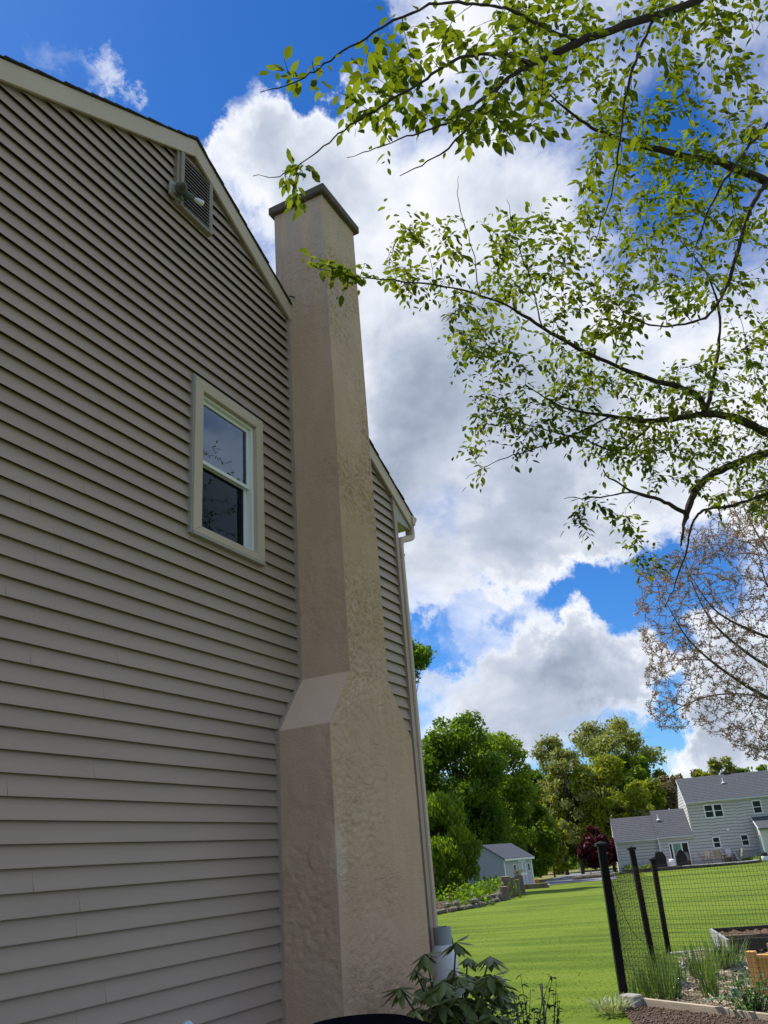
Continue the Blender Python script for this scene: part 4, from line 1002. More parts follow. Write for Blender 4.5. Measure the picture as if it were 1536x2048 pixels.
sz = .004 + .012 * r.random(n) ** 2; Cn = np.column_stack([XY, g(XY[:, 0], XY[:, 1]) + .05 + sz * .4]); oc = np.array([[1, 0, 0], [-1, 0, 0], [0, 1, 0], [0, -1, 0], [0, 0, 1], [0, 0, -1]], float)
V = (Cn[:, None] + oc[None] * sz[:, None, None] * (.6 + .8 * r.random((n, 6, 1)))).reshape(-1, 3); bf = np.array([[0, 2, 4], [2, 1, 4], [1, 3, 4], [3, 0, 4], [2, 0, 5], [1, 2, 5], [3, 1, 5], [0, 3, 5]])
o = link('soil_clods', mesh_np('soil_clods', V, [(np.arange(n)[:, None, None] * 6 + bf[None]).reshape(-1, 3)], attr=np.repeat(r.random(n), 6)), leafmat('clod', (.04, .026, .018), (.15, .105, .075), .02, (1, 1, 1))); tag(o, 'crumbly brown soil and bark bits in front of the board', 'soil', kind='stuff')
# crumpled black plastic
def crumple(px, py, w, l, rz, lb, amp=.09, seed=1):
    r = np.random.default_rng(seed); P = gh(px, py); n = 14; V = []; ed = 1 + r.normal(0, .10, (4, n))
    for i in range(n):
        for j in range(n):
            u, v = i / (n - 1) - .5, j / (n - 1) - .5
            V.append((u * w * ed[0, j], v * l * ed[1, i], .05 + max(0, amp * (math.sin(6 * u + seed) * .5 + .5) * (1 - 3.2 * v * v)) + r.normal(0, .010)))
    Fs = [(i * n + j, (i + 1) * n + j, (i + 1) * n + j + 1, i * n + j + 1) for i in range(n - 1) for j in range(n - 1)]
    V2 = [(x, y, z - .006) for x, y, z in V]; N0 = len(V)
    me = bpy.data.meshes.new('plastic_sheet'); me.from_pydata(V + V2, [], Fs + [tuple(N0 + i for i in f)[::-1] for f in Fs]); me.update()
    o = link('plastic_sheet', me, mat('black_plastic', (.018, .020, .024), .28, .3, 5, spec=.6)); o.location = tuple(P); o.rotation_euler = (0, 0, rz); tag(o, lb, 'plastic sheet', 'black plastic scraps in the garden')
crumple(1363, 1985, .55, .24, .5, 'crumpled black plastic scrap nearest the edging board', .10, 1); crumple(1378, 1946, .5, .3, 1.2, 'crumpled black plastic scrap between the two tall grass clumps', .12, 2); crumple(1352, 2004, .4, .13, .2, 'narrow black plastic strip lying against the edging board', .05, 3)
crumple(1446, 1926, .45, .28, .1, 'small black plastic heap in front of the raised bed', .16, 5); crumple(1500, 1950, 1.0, .5, .4, 'flat black plastic sheet left of the cedar planter', .06, 6)
t = link('white_scrap', None) if False else None
mb = MB(); mb.prism([(-.09, -.05), (.08, -.06), (.10, .05), (-.06, .07)], 'z', 0, .02); o = mb.build('pale_stone', M_LITE, None, loc=tuple(gh(1466, 1941) + (0, 0, .06))); tag(o, 'flat pale stone on the black plastic sheet', 'stone')
# raised bed
M_DKW = mat('dark_weathered_wood', (.05, .045, .042), .9, .35, 6, .4, 30); M_MULCH = mat('brown_wood_chips', (.10, .065, .045), .98, .5, 14, .9, 60, col2=(.20, .13, .085))
P = gh(1468, 1922); Pr = gh(1576, 1916); a_ = math.atan2(Pr[1] - P[1], Pr[0] - P[0])
rb_ = thing('raised_bed', 'dark wooden raised bed filled with brown wood chips', 'raised bed', tuple(P), a_)
Wd, Dp, Hh = 1.75, 1.9, .34
def lbox(name, x0, x1, y0, y1, z0, z1, mt, par, bv=.004):
    mb = MB(); mb.box(x0, x1, y0, y1, z0, z1); return mb.build(name, mt, par, bevel=bv)
for k in range(2):
    lbox('board', 0, Wd, 0, .04, -.05 + .18 * k, .11 + .18 * k, M_DKW, rb_); lbox('board', 0, Wd, Dp, Dp + .04, -.05 + .18 * k, .11 + .18 * k, M_DKW, rb_)
    lbox('board', -.042, -.002, -.01, Dp + .05, -.05 + .18 * k, .112 + .18 * k, mat('grey_wood', (.30, .31, .30), .9, .2, 5), rb_); lbox('board', Wd + .002, Wd + .042, -.01, Dp + .05, -.05 + .18 * k, .112 + .18 * k, MATS['grey_wood'], rb_)
nx = 26; V = []; rz_ = np.random.default_rng(8)
for i in range(nx):
    for j in range(nx): V.append((.002 + (Wd - .004) * i / (nx - 1), .042 + (Dp - .05) * j / (nx - 1), .13 + .10 * (j / nx) + rz_.normal(0, .018)))
me = bpy.data.meshes.new('wood_chips'); me.from_pydata(V, [], [(i * nx + j, (i + 1) * nx + j, (i + 1) * nx + j + 1, i * nx + j + 1) for i in range(nx - 1) for j in range(nx - 1)]); me.update(); link('wood_chips', me, M_MULCH, rb_)
lbox('cross_rail', .0, Wd, .55, .58, .24, .29, M_LOG, rb_)
# weathered stake lying in front of it
mb = MB(); mb.box(-.6, .6, -.03, .03, .03, .06); mb.box(-.2, .75, -.06, -.025, .062, .085); o = mb.build('wooden_stake', mat('silver_wood', (.5, .48, .44), .9, .15, 5), None, loc=tuple(gh(1462, 1921))); o.rotation_euler = (0, 0, a_ + .05); tag(o, 'silvery wooden stake lying in front of the raised bed', 'stake')
mb = MB(); mb.tube([(-.45, 0, .05), (.1, .03, .07), (.5, -.02, .06)], [.02, .028, .02], 7); o = mb.build('bare_stick', MATS['silver_wood'], None, loc=tuple(gh(1400, 1912))); o.rotation_euler = (0, 0, a_ - .2); tag(o, 'pale bare stick lying between the tall grass clumps', 'stick')
# cedar planter
M_CEDAR = mat('new_cedar', (.60, .35, .13), .7, .16, 3, .2, 30, stretch=(3, 3, .5)); P = gh(1524, 2002)
cp_ = thing('cedar_planter', 'new orange cedar planter box with a thick corner post', 'planter', tuple(P), -1.80)
zt = .49
lbox('corner_post', -.05, .05, -.05, .05, -.05, zt, M_CEDAR, cp_); lbox('corner_post', .95, 1.05, -.05, .05, -.05, zt, M_CEDAR, cp_); lbox('corner_post', -.05, .05, .72, .82, -.05, zt, M_CEDAR, cp_)
for k in range(6): lbox('board', .055 + k * .15, .055 + k * .15 + .142, -.025, .0, .05, zt - .08, M_CEDAR, cp_)
for k in range(5): lbox('board', -.03, -.004, .056 + k * .133, .056 + k * .133 + .126, .05, zt - .08, M_CEDAR, cp_)
lbox('top_rail', .052, .948, -.045, .03, zt - .078, zt - .03, M_CEDAR, cp_)
me_ = MB(); me_.box(.0, .98, .03, .75, .2, zt - .14); me_.build('soil', M_SOIL, cp_)

# ------------------------------------------------------------------ tufts and small plants
def blades(name, n, R, h, w, seed, mt, lean=.35, parent=None, curve=.5):
    r = np.random.default_rng(seed); a = r.random(n) * 2 * PI; rr_ = R * np.sqrt(r.random(n)); b0 = np.stack([rr_ * np.cos(a), rr_ * np.sin(a), np.zeros(n)], 1)
    az = a + r.normal(0, .8, n); L = h * (.55 + .5 * r.random(n)); le = lean * r.random(n)
    d = np.stack([np.cos(az), np.sin(az)], 1); s = np.stack([-np.sin(az), np.cos(az), np.zeros(n)], 1); V = []
    for k, t in enumerate((0, .4, .75, 1.)):
        out_ = L[:, None] * (le[:, None] * t + curve * le[:, None] * t * t) * d; zz = L * (t - .35 * le * t * t)
        c_ = b0 + np.column_stack([out_, zz]); ww = w * (1, .95, .6, .06)[k] * (.7 + .6 * r.random(n))[:, None]
        V += [c_ - s * ww, c_ + s * ww]
    V = np.stack(V, 1).reshape(-1, 3); i = np.arange(n)[:, None] * 8
    Fq = np.concatenate([np.concatenate([i + 2 * k, i + 2 * k + 1, i + 2 * k + 3, i + 2 * k + 2], 1) for k in range(3)])
    return link(name, mesh_np(name, V, [Fq], True, np.repeat(r.random(n), 8)), mt, parent)
M_BLADE = leafmat('iris_blade', (.055, .12, .03), (.17, .27, .09), .35)
for (px, py, h, R, n, lb, sd) in ((1330, 2008, .62, .20, 130, 'tall green grass clump right of the first fence post', 1), (1352, 1980, .60, .14, 90, 'tall grass clump left of the crumpled black plastic', 9), (1425, 2000, .70, .09, 60, 'narrow upright grass clump in the middle of the straw bed', 2), (1412, 1965, .66, .18, 120, 'tall grass clump right of the crumpled black plastic', 3), (1458, 1945, .62, .22, 130, 'tall grass clump in front of the raised bed corner', 4), (1305, 1990, .40, .3, 120, 'low grass tuft between the first and second fence posts', 5), (1328, 1955, .5, .2, 70, 'sparse grass tuft at the foot of the second fence post', 6)):
    P = gh(px, py); t = thing('grass_clump', lb, 'grass clump', tuple(P), 0, 'tall grass clumps in the garden'); o = blades('blades', n, R, h * .86, .007, sd, M_BLADE, .38, t); o['kind'] = 'stuff'
M_VAR = leafmat('variegated_leaf', (.12, .20, .07), (.50, .55, .40), .25)
P = p1[:2] + nd_ * .30 + perp * .50
t = thing('variegated_plant', 'low white edged leafy clump in the front soil', 'plant', (P[0], P[1], float(g(P[0], P[1])) + .04)); o = blades('leaves', 140, .16, .18, .009, 12, M_VAR, 1.0, t); o['kind'] = 'stuff'
def leafy(name, label, cat, loc, R, h, n, size, mt, seed, stems=10, grp=None):
    r = np.random.default_rng(seed); t = thing(name, label, cat, tuple(loc), 0, grp); lst = []; Vs = []; att = []
    for k in range(stems):
        a = r.random() * 2 * PI; rr_ = R * math.sqrt(r.random()); tip = np.array([rr_ * math.cos(a), rr_ * math.sin(a), h * (.55 + .45 * r.random())]); b0 = np.array([tip[0] * .25, tip[1] * .25, -.05])
        pts = spline([b0, (b0 + tip) / 2 + r.normal(0, .03, 3), tip], 4); lst.append((pts, np.linspace(.006, .002, len(pts))))
        for q_ in range(n // stems):
            i = r.integers(len(pts) // 3, len(pts)); c_ = pts[i]; Vs.append(leaf_at(c_, r.normal(0, 1, 3) * (1, 1, .35) + (0, 0, -.1), size * (.6 + .7 * r.random()), r)); att.append(r.random())
    link('stems', tubes_mesh('stems', lst, 4), M_WOODY, t)
    V = np.concatenate(Vs); nl_ = len(Vs); o = link('leaves', mesh_np('leaves', V, leaf_faces(nl_), False, np.repeat(att, 8)), mt, t); o['kind'] = 'stuff'; return t
# one leaf = 8 points: two rows along a folded, drooping blade
LEAF = np.array([(0, 0, 0), (.30, .19, .03), (.30, 0, -.015), (.30, -.19, .03), (.66, .17, .0), (.66, 0, -.05), (.66, -.17, .0), (1., 0, -.13)])
LF3 = np.array([[0, 2, 1], [0, 3, 2], [4, 5, 7], [5, 6, 7]]); LF4 = np.array([[1, 2, 5, 4], [2, 3, 6, 5]])
def leaf_faces(n):
    o_ = np.arange(n)[:, None, None] * 8; return [(o_ + LF3[None]).reshape(-1, 3), (o_ + LF4[None]).reshape(-1, 4)]
def leaf_at(c_, d, L, r, wid=1.):
    d = np.asarray(d, float); d = d / (np.linalg.norm(d) + 1e-9); s = np.cross(d, (0, 0, 1)) + r.normal(0, .25, 3); s = s - d * (s @ d); s /= np.linalg.norm(s) + 1e-9; u = np.cross(s, d)
    return c_ + L * (LEAF[:, 0:1] * d + wid * LEAF[:, 1:2] * s + LEAF[:, 2:3] * u)
M_HERB = leafmat('herb_leaf', (.035, .10, .015), (.12, .24, .05), .35)
P = gh(1508, 2035); leafy('leafy_plant', 'bushy green plant at the bottom right corner of the garden', 'plant', P, .42, .42, 700, .06, M_HERB, 21, 40, 'green plants at the garden corner')
P = gh(1545, 1992); leafy('leafy_plant', 'bushy green plant in front of the cedar planter', 'plant', P, .38, .40, 500, .06, M_HERB, 22, 30, 'green plants at the garden corner')
M_GRN = mat('green_plastic_stake', (.12, .42, .30), .5, .1, 4)
st = thing('green_stake_frame', 'thin mint green plastic stakes and string at the garden corner', 'plant support', tuple(gh(1478, 2020)), a_)
for x in (0, .12, .42, .62):
    mb = MB(); mb.tube([(x, 0, 0), (x + .01, 0, .30)], .006, 5); mb.build('stake', M_GRN, st)
mb = MB(); mb.tube([(-.35, .0, .10), (.1, 0, .16), (.9, 0, .24)], .004, 4); mb.tube([(.1, 0, .06), (.9, 0, .17)], .004, 4); mb.build('string', M_GRN, st)
mb = MB(); mb.prism([(-.035, .12), (.035, .12), (.03, .20), (-.03, .20)], 'y', -.004, .004); mb.build('plant_tag', M_GRN, st)
# low twiggy shrub on the lawn side of the rhododendron
M_ROSE = leafmat('rose_leaf', (.022, .055, .014), (.07, .125, .03), .3)
P = at(1052, 2048, 6.6); P[2] = float(g(P[0], P[1])); leafy('twiggy_shrub', 'low twiggy dark green shrub right of the rhododendron', 'shrub', P, .34, .74, 620, .055, M_ROSE, 31, 34)
mb = MB(); Ps = at(1092, 2048, 6.5); zt_ = at(1094, 1975, 6.5)[2]; mb.tube([(0, 0, 0), (.0, .0, zt_ - float(g(Ps[0], Ps[1])))], .009, 6); o = mb.build('plant_stake', M_BOARD, None, loc=(Ps[0], Ps[1], float(g(Ps[0], Ps[1])))); tag(o, 'thin pale plant stake in the twiggy shrub', 'stake')

# ------------------------------------------------------------------ rhododendron by the chimney
M_RH = leafmat('rhododendron_leaf', (.050, .085, .018), (.160, .205, .060), .18, (1.3, 1.3, .5), .38, 2., .5)
M_RHY = leafmat('pale_rhododendron_leaf', (.18, .20, .07), (.34, .34, .15), .3, None, .4, 2.)
rb0 = at(900, 2048, 6.0); rbase = np.array([rb0[0], rb0[1], float(g(rb0[0], rb0[1]))])
rho = thing('rhododendron', 'rhododendron bush with drooping leathery leaves beside the chimney foot', 'shrub', tuple(rbase))
rr2 = np.random.default_rng(17)
whorls = [(912, 1884, 6.2, 1.), (850, 1908, 5.9, 1.), (980, 1912, 6.3, 1.), (800, 1976, 5.6, .9), (830, 2022, 5.5, .7), (885, 1962, 5.8, 1.1), (935, 1950, 6.2, .9), (968, 1955, 6.0, 1.1), (990, 1950, 6.3, .9), (880, 2000, 5.7, 1.1), (930, 2000, 5.8, 1.), (965, 2005, 5.9, 1.), (1000, 1990, 6.1, .9), (850, 1975, 6.1, .9),
          (910, 2035, 5.7, 1.), (955, 2040, 5.8, 1.), (995, 2030, 6.0, 1.), (870, 2045, 5.6, 1.), (935, 1915, 6.4, .8), (1010, 2040, 6.0, .9), (905, 1940, 6.3, .8), (850, 2080, 5.6, 1.), (925, 2085, 5.7, 1.), (985, 2090, 5.9, 1.), (890, 2130, 5.7, 1.), (960, 2140, 5.9, 1.), (830, 1940, 6.0, .6)]
stems = []; lm = []
for v in range(5):
    L0 = LEAF.copy(); L0[:, 1] *= .82 + .1 * rr2.random(); L0[:, 2] = -.10 * L0[:, 0] ** 2 - abs(L0[:, 1]) * .35 - .10 * rr2.random() * L0[:, 0] ** 2
    me = mesh_np('leaf', L0, leaf_faces(1), True, rr2.random(8) * 0 + rr2.random()); me.materials.append(M_RH); lm.append(me)
lmy = lm[0].copy(); lmy.materials.clear(); lmy.materials.append(M_RHY)
for wi, (px, py, zc_, sc_) in enumerate(whorls):
    c_ = at(px, py, zc_) - rbase
    mid = c_ * (.45, .45, .55) + rr2.normal(0, .05, 3); pts = spline([np.zeros(3) + (0, 0, -.05), mid, c_], 5); stems.append((pts, np.linspace(.013, .006, len(pts))))
    nl_ = int(rr2.integers(8, 12))
    for k in range(nl_):
        a = 2 * PI * k / nl_ + rr2.normal(0, .25); dr = rr2.uniform(.15, 1.15); d = Vector((math.cos(a), math.sin(a), -dr + (.5 if k % 4 == 0 else 0))).normalized()
        pale = (wi in (13, 26, 4) and k % 2 == 0)
        o = link('leaf', lmy if pale else lm[int(rr2.integers(5))], None, rho); x = d; s = x.cross(Vector((0, 0, 1))).normalized(); u = s.cross(x)
        Lf = .178 * sc_ * rr2.uniform(.75, 1.15); M = Matrix.Identity(4)
        for i in range(3): M[i][0] = x[i] * Lf; M[i][1] = s[i] * Lf; M[i][2] = u[i] * Lf; M[i][3] = c_[i]
        o.matrix_local = M
link('stems', tubes_mesh('stems', stems, 6), M_WOODY, rho)
RV = []; RA = []                                     # the crowded foliage inside the bush
for k in range(120):
    px, py = rr2.uniform(835, 1015), rr2.uniform(1945, 2200); c_ = at(px, py, rr2.uniform(5.6, 6.5)) - rbase
    for q in range(7):
        a = 2 * PI * q / 7 + rr2.normal(0, .3); RV.append(leaf_at(c_, (math.cos(a), math.sin(a), -rr2.uniform(.0, .9)), .155 * rr2.uniform(.7, 1.15), rr2, .85)); RA.append(rr2.random())
link('inner_leaves', mesh_np('inner_leaves', np.array(RV).reshape(-1, 3), leaf_faces(len(RV)), True, np.repeat(RA, 8)), M_RH, rho)['kind'] = 'stuff'

# ------------------------------------------------------------------ gas cylinder, kettle grill, stake lamp
M_TANK = mat('white_tank_paint', (.72, .76, .80), .35, .06, 4, spec=.5); M_COLL = mat('grey_collar', (.30, .35, .38), .45, .1, 5)
tp = at(884, 1900, 8.45); zt = at(884, 1886, 8.45)[2]; gz0 = float(g(tp[0], tp[1]))
tk = thing('gas_cylinder', 'white tall gas cylinder with grey collar behind the chimney foot', 'gas cylinder', (tp[0], tp[1] - .02, gz0))
H = zt - gz0; r0 = .138; mb = MB(); mb.lathe([(r0 * .9, .0), (r0 * .9, .04), (r0, .10), (r0, H - .14), (r0 * .93, H - .07), (r0 * .72, H - .02), (r0 * .4, H), (.02, H + .005)], 28); mb.build('body', M_TANK, tk, smooth=True)
mb = MB(); n = 22; V = []; Fs = []
for i in range(n + 1):
    a = math.radians(-10) + math.radians(300) * i / n
    for rr_, zz in ((.095, H - .02), (.095, H + .15), (.089, H + .15), (.089, H - .02)): V.append((rr_ * math.cos(a), rr_ * math.sin(a), zz))
for i in range(n): Fs += [(i * 4 + k, i * 4 + (k + 1) % 4, i * 4 + 4 + (k + 1) % 4, i * 4 + 4 + k) for k in range(4)]
mb.add(V, Fs); mb.build('collar', M_COLL, tk)
mb = MB(); mb.tube([(0, 0, H), (0, 0, H + .07)], .022, 10); mb.tube([(-.0, -.055, H + .075), (0, .055, H + .075)], .016, 8); mb.tube([(0, 0, H + .05), (0, 0, H + .115)], .03, 10); mb.build('valve', M_BLACK, tk)
kt = at(716, 2039, 1.95)
kg = thing('kettle_grill', 'black kettle grill whose lid just shows at the bottom edge', 'grill', (kt[0], kt[1], 0))
zt = kt[2] + .004; R0 = .28; zl_ = zt - .19
M_ENAM = mat('black_enamel', (.007, .007, .009), .95, .2, 5, spec=.0)
mb = MB(); mb.lathe([(R0, zl_), (R0 * .985, zl_ + .05), (R0 * .9, zl_ + .105), (R0 * .72, zl_ + .15), (R0 * .45, zl_ + .178), (R0 * .2, zl_ + .188), (.012, zl_ + .19)], 40); mb.build('lid', M_ENAM, kg, smooth=True)
mb = MB(); mb.lathe([(R0 * .3, zl_ - .24), (R0 * .7, zl_ - .2), (R0 * .93, zl_ - .1), (R0 * .99, zl_ - .012), (R0 * 1.02, zl_ - .004), (R0 * 1.02, zl_ - .001)], 40); mb.build('bowl', M_ENAM, kg, smooth=True)
for k in range(3):
    a = k * 2.09 + .4; mb = MB(); mb.tube([(.12 * math.cos(a), .12 * math.sin(a), zl_ - .2), (.30 * math.cos(a), .30 * math.sin(a), 0)], .013, 8); mb.build('leg', M_COLL, kg)
sl = at(375, 2043, 2.6); t = thing('stake_lamp', 'small pale blue dome peeking over the bottom edge before the siding', 'stake lamp', (sl[0], sl[1], 0))
mb = MB(); mb.tube([(0, 0, -.02), (0, 0, sl[2] - .04)], .008, 6); mb.build('stake', M_COLL, t); mb = MB(); mb.lathe([(.016, sl[2] - .04), (.02, sl[2] - .02), (.017, sl[2] - .006), (.008, sl[2] + .002), (.001, sl[2] + .003)], 14); mb.build('dome', mat('pale_blue_glass', (.45, .58, .62), .2, .05, 4), t, smooth=True)

# ------------------------------------------------------------------ grass blades over the nearer lawn
r = np.random.default_rng(40); n = 60000
rad_ = 8.5 + 30 * r.random(n) ** 2.6; az = np.radians(-2 + 34 * r.random(n)); X = rad_ * np.cos(az); Yq = rad_ * np.sin(az)
keep = ~((X < XR + .3) & (Yq > WY - 2.0))
Q = np.stack([X, Yq], 1) - p1[:2]; along = Q @ nd_; back = -(Q @ perp); keep &= ~((along > -.0) & (back > -1.7) & (X < 13.0)); keep &= ~((along > .3) & (X < 17.5) & (Yq < 2.9))
X, Yq = X[keep], Yq[keep]; n = len(X); Zq = g(X, Yq); h = (.006 + .008 * r.random(n)) * (1 + .4 * (r.random(n) < .05)); a = r.random(n) * 2 * PI; w = .004 + .004 * (np.hypot(X, Yq) / 20)
b0 = np.stack([X, Yq, Zq], 1); s = np.stack([np.cos(a), np.sin(a), 0 * a], 1) * w[:, None]; tip = b0 + np.stack([r.normal(0, .015, n), r.normal(0, .015, n), h], 1)
V = np.stack([b0 - s, b0 + s, tip], 1).reshape(-1, 3)
o = link('grass_blades', mesh_np('grass_blades', V, [np.arange(3 * n).reshape(-1, 3)], attr=np.repeat(r.random(n), 3)), leafmat('lawn_blade', (.068, .125, .006), (.145, .225, .018), .45, (1.3, 1.25, .6), .6, .25, .15)); tag(o, 'short mown grass of the back lawn', 'grass', kind='stuff')

# ------------------------------------------------------------------ trees: branch growth towards a cloud of points
def grow(limbs, targets, rmin, rmax, jit, rng, bend=.25, step=.16):
    """limbs: list of (pts, radii); each target is joined to the nearest wood grown so far, nearest first.
    Returns the new shoots [(pts, radii)] and their tip frames."""
    N = np.concatenate([p for p, _ in limbs]); R = np.concatenate([r for _, r in limbs]); Tn = np.concatenate([np.gradient(p, axis=0) for p, _ in limbs])
    Tn /= np.linalg.norm(Tn, axis=1)[:, None] + 1e-9
    d0 = np.array([np.min(np.sum((N - t) ** 2, 1)) for t in targets]); order = np.argsort(d0); out = []
    cap_ = len(N) + len(targets) * 40; NN = np.zeros((cap_, 3)); RR = np.zeros(cap_); TT = np.zeros((cap_, 3)); k = len(N); NN[:k] = N; RR[:k] = R; TT[:k] = Tn
    for ti in order:
        t = targets[ti]; v = t - NN[:k]; dist = np.sqrt((v ** 2).sum(1)) + 1e-6
        cosang = (v * TT[:k]).sum(1) / dist
        i = int(np.argmin(dist * (1.45 - .45 * cosang)))
        L = dist[i]; n = max(3, int(L / step) + 2); s = np.linspace(0, 1, n)[:, None]
        c1 = NN[i] + TT[i] * L * bend + rng.normal(0, jit * L, 3)
        P = (1 - s) ** 2 * NN[i] + 2 * s * (1 - s) * (.5 * c1 + .5 * (NN[i] + t) / 2) + s ** 2 * t
        P[1:-1] += rng.normal(0, jit * L * .12, P[1:-1].shape)
        r0 = min(RR[i] * .62, rmax, rmin + .006 * L); rad_ = np.linspace(max(r0, rmin), rmin * .55, n); out.append((P, rad_))
        g_ = np.gradient(P, axis=0); g_ /= np.linalg.norm(g_, axis=1)[:, None] + 1e-9
        m_ = n - 1; NN[k:k + m_] = P[1:]; RR[k:k + m_] = rad_[1:]; TT[k:k + m_] = g_[1:]; k += m_
    return out
def limb(pts, rad, k=6):
    """pts: (px, py, zc) rows or world points"""
    W_ = [at(*p) for p in pts]; W_ = np.array(W_); Q = spline(np.column_stack([W_, rad]), k); return Q[:, :3], np.maximum(Q[:, 3], .002)
def inpoly(poly, n, rng):
    P = np.asarray(poly, float); out = []; lo, hi = P.min(0), P.max(0); x0, y0 = P[:, 0], P[:, 1]; x1, y1 = np.roll(x0, -1), np.roll(y0, -1)
    while len(out) < n:
        q = lo + (hi - lo) * rng.random(2); c_ = ((y0 > q[1]) != (y1 > q[1])) & (q[0] < (x1 - x0) * (q[1] - y0) / (y1 - y0 + 1e-9) + x0)
        if c_.sum() % 2: out.append(q)
    return np.array(out)

rt = np.random.default_rng(23)
# ---- the leafy tree overhead: trunk stands outside the frame on the right
base = np.array([8.6, -3.6, float(g(8.6, -3.6)) - .1]); fork = base + np.array([.15, .2, 3.6]); fork2 = base + np.array([.1, .5, 5.2])
tree = thing('overhanging_tree', 'leafy green tree reaching in from the upper right overhead', 'tree', tuple(base))
tl = [(spline([base, base + (.03, .05, 1.8), fork, fork2, base + (-.1, .8, 7.0), base + (-.4, 1.2, 8.6)], 5), None)]
tp_ = tl[0][0]; tl[0] = (tp_, np.interp(np.arange(len(tp_)), [0, 3, 10, 15, 20, len(tp_) - 1], [.30, .24, .20, .16, .09, .03]))
def from_world(w0, rest, rad, k=6):
    W_ = np.vstack([np.array(w0)] + [at(*p) for p in rest]) if np.ndim(w0) == 2 else np.vstack([w0] + [at(*p) for p in rest])
    Q = spline(np.column_stack([W_, rad]), k); return Q[:, :3], np.maximum(Q[:, 3], .002)
LIMBS = [
 from_world(base + (.0, .65, 6.2), [(1600, -90, 6.2), (1400, 0, 5.6), (1250, 50, 5.2), (1140, 92, 5.0), (1065, 128, 4.9), (1000, 170, 4.7), (940, 250, 4.6)], [.075, .05, .037, .033, .030, .024, .013, .005]),
 from_world(base + (.1, .5, 5.0), [(1640, 395, 7.0), (1536, 362, 6.8), (1440, 325, 6.6), (1360, 310, 6.4), (1230, 275, 6.2), (1160, 240, 6.0), (1090, 180, 5.8)], [.09, .06, .046, .042, .034, .018, .013, .006]),
 from_world(base + (.12, .3, 4.1), [(1640, 905, 8.2), (1540, 868, 8.0), (1475, 838, 7.9), (1410, 828, 7.8), (1310, 842, 7.6), (1220, 832, 7.4), (1130, 815, 7.2), (1050, 770, 7.1)], [.10, .07, .058, .052, .040, .030, .020, .012, .005]),
 limb([(1412, 828, 7.8), (1398, 795, 7.7), (1360, 775, 7.6), (1300, 758, 7.4), (1175, 706, 7.1), (1085, 655, 6.9), (1000, 605, 6.6), (880, 572, 6.2), (740, 556, 5.7), (640, 538, 5.5)], [.042, .038, .034, .030, .024, .019, .013, .009, .005, .003]),
 from_world(base + (.14, .25, 3.8), [(1640, 890, 7.4), (1540, 905, 7.6), (1470, 928, 7.7), (1420, 952, 7.7), (1390, 985, 7.6), (1374, 1028, 7.5), (1366, 1060, 7.4), (1362, 1092, 7.4)], [.09, .06, .052, .048, .044, .040, .036, .018, .010]),
 limb([(1374, 1028, 7.5), (1320, 1000, 7.3), (1270, 985, 7.2), (1208, 948, 7.0)], [.030, .022, .016, .006]),
 limb([(1300, 993, 7.25), (1262, 985, 7.1), (1200, 994, 6.9), (1128, 997, 6.7)], [.014, .010, .008, .003]),
 limb([(1540, 985, 7.6), (1470, 1010, 7.4), (1410, 1020, 7.3), (1386, 1045, 7.2), (1370, 1110, 7.1), (1345, 1180, 7.0), (1330, 1215, 7.0)], [.022, .018, .015, .013, .010, .006, .003]),
 limb([(1536, 362, 6.8), (1500, 420, 6.6), (1450, 580, 6.5), (1400, 640, 6.4), (1300, 650, 6.2), (1220, 600, 6.0)], [.03, .022, .016, .012, .008, .004]),
 limb([(1310, 35, 5.4), (1275, 110, 5.2), (1252, 190, 5.1), (1240, 280, 5.0), (1222, 390, 5.0), (1185, 490, 5.0)], [.014, .012, .010, .009, .006, .003]),
 limb([(1560, 220, 5.6), (1500, 290, 5.5), (1450, 360, 5.4), (1410, 440, 5.3), (1385, 510, 5.3)], [.014, .012, .010, .007, .003]),
 limb([(1160, 82, 5.1), (1100, 60, 4.8), (1020, 18, 4.5), (960, 10, 4.3), (860, 10, 4.0), (750, 66, 3.9), (660, 122, 3.8), (600, 160, 3.7), (520, 187, 3.7)], [.016, .013, .011, .010, .008, .007, .005, .004, .002]),
 limb([(1065, 128, 4.9), (1000, 110, 4.6), (920, 118, 4.3), (840, 165, 4.2), (760, 215, 4.1), (690, 258, 4.0), (625, 310, 4.0), (560, 352, 4.0), (505, 352, 4.0)], [.018, .014, .011, .009, .007, .005, .004, .003, .0015]),
 limb([(1000, 170, 4.7), (930, 225, 4.5), (870, 255, 4.4), (780, 285, 4.3), (695, 316, 4.2)], [.012, .009, .007, .005, .002]),
 limb([(1000, 170, 4.7), (930, 260, 4.6), (880, 310, 4.5), (800, 352, 4.4)], [.010, .008, .006, .003]),
 limb([(1410, 828, 7.8), (1430, 740, 7.9), (1440, 650, 8.0), (1420, 560, 8.0), (1360, 480, 7.9)], [.030, .024, .018, .012, .006]),
 limb([(1220, 832, 7.4), (1150, 870, 7.2), (1080, 895, 7.0), (1000, 920, 6.8), (930, 958, 6.7)], [.014, .010, .008, .005, .002]),
 limb([(1310, 842, 7.6), (1240, 900, 7.4), (1170, 880, 7.2), (1060, 850, 7.0), (960, 815, 6.8)], [.016, .012, .009, .006, .002]),
 limb([(1085, 655, 6.9), (1060, 560, 6.8), (1030, 470, 6.7), (1015, 400, 6.7)], [.009, .007, .005, .002]),
 limb([(960, 592, 6.5), (945, 500, 6.4), (920, 420, 6.4), (915, 350, 6.4)], [.006, .005, .004, .002]),
]
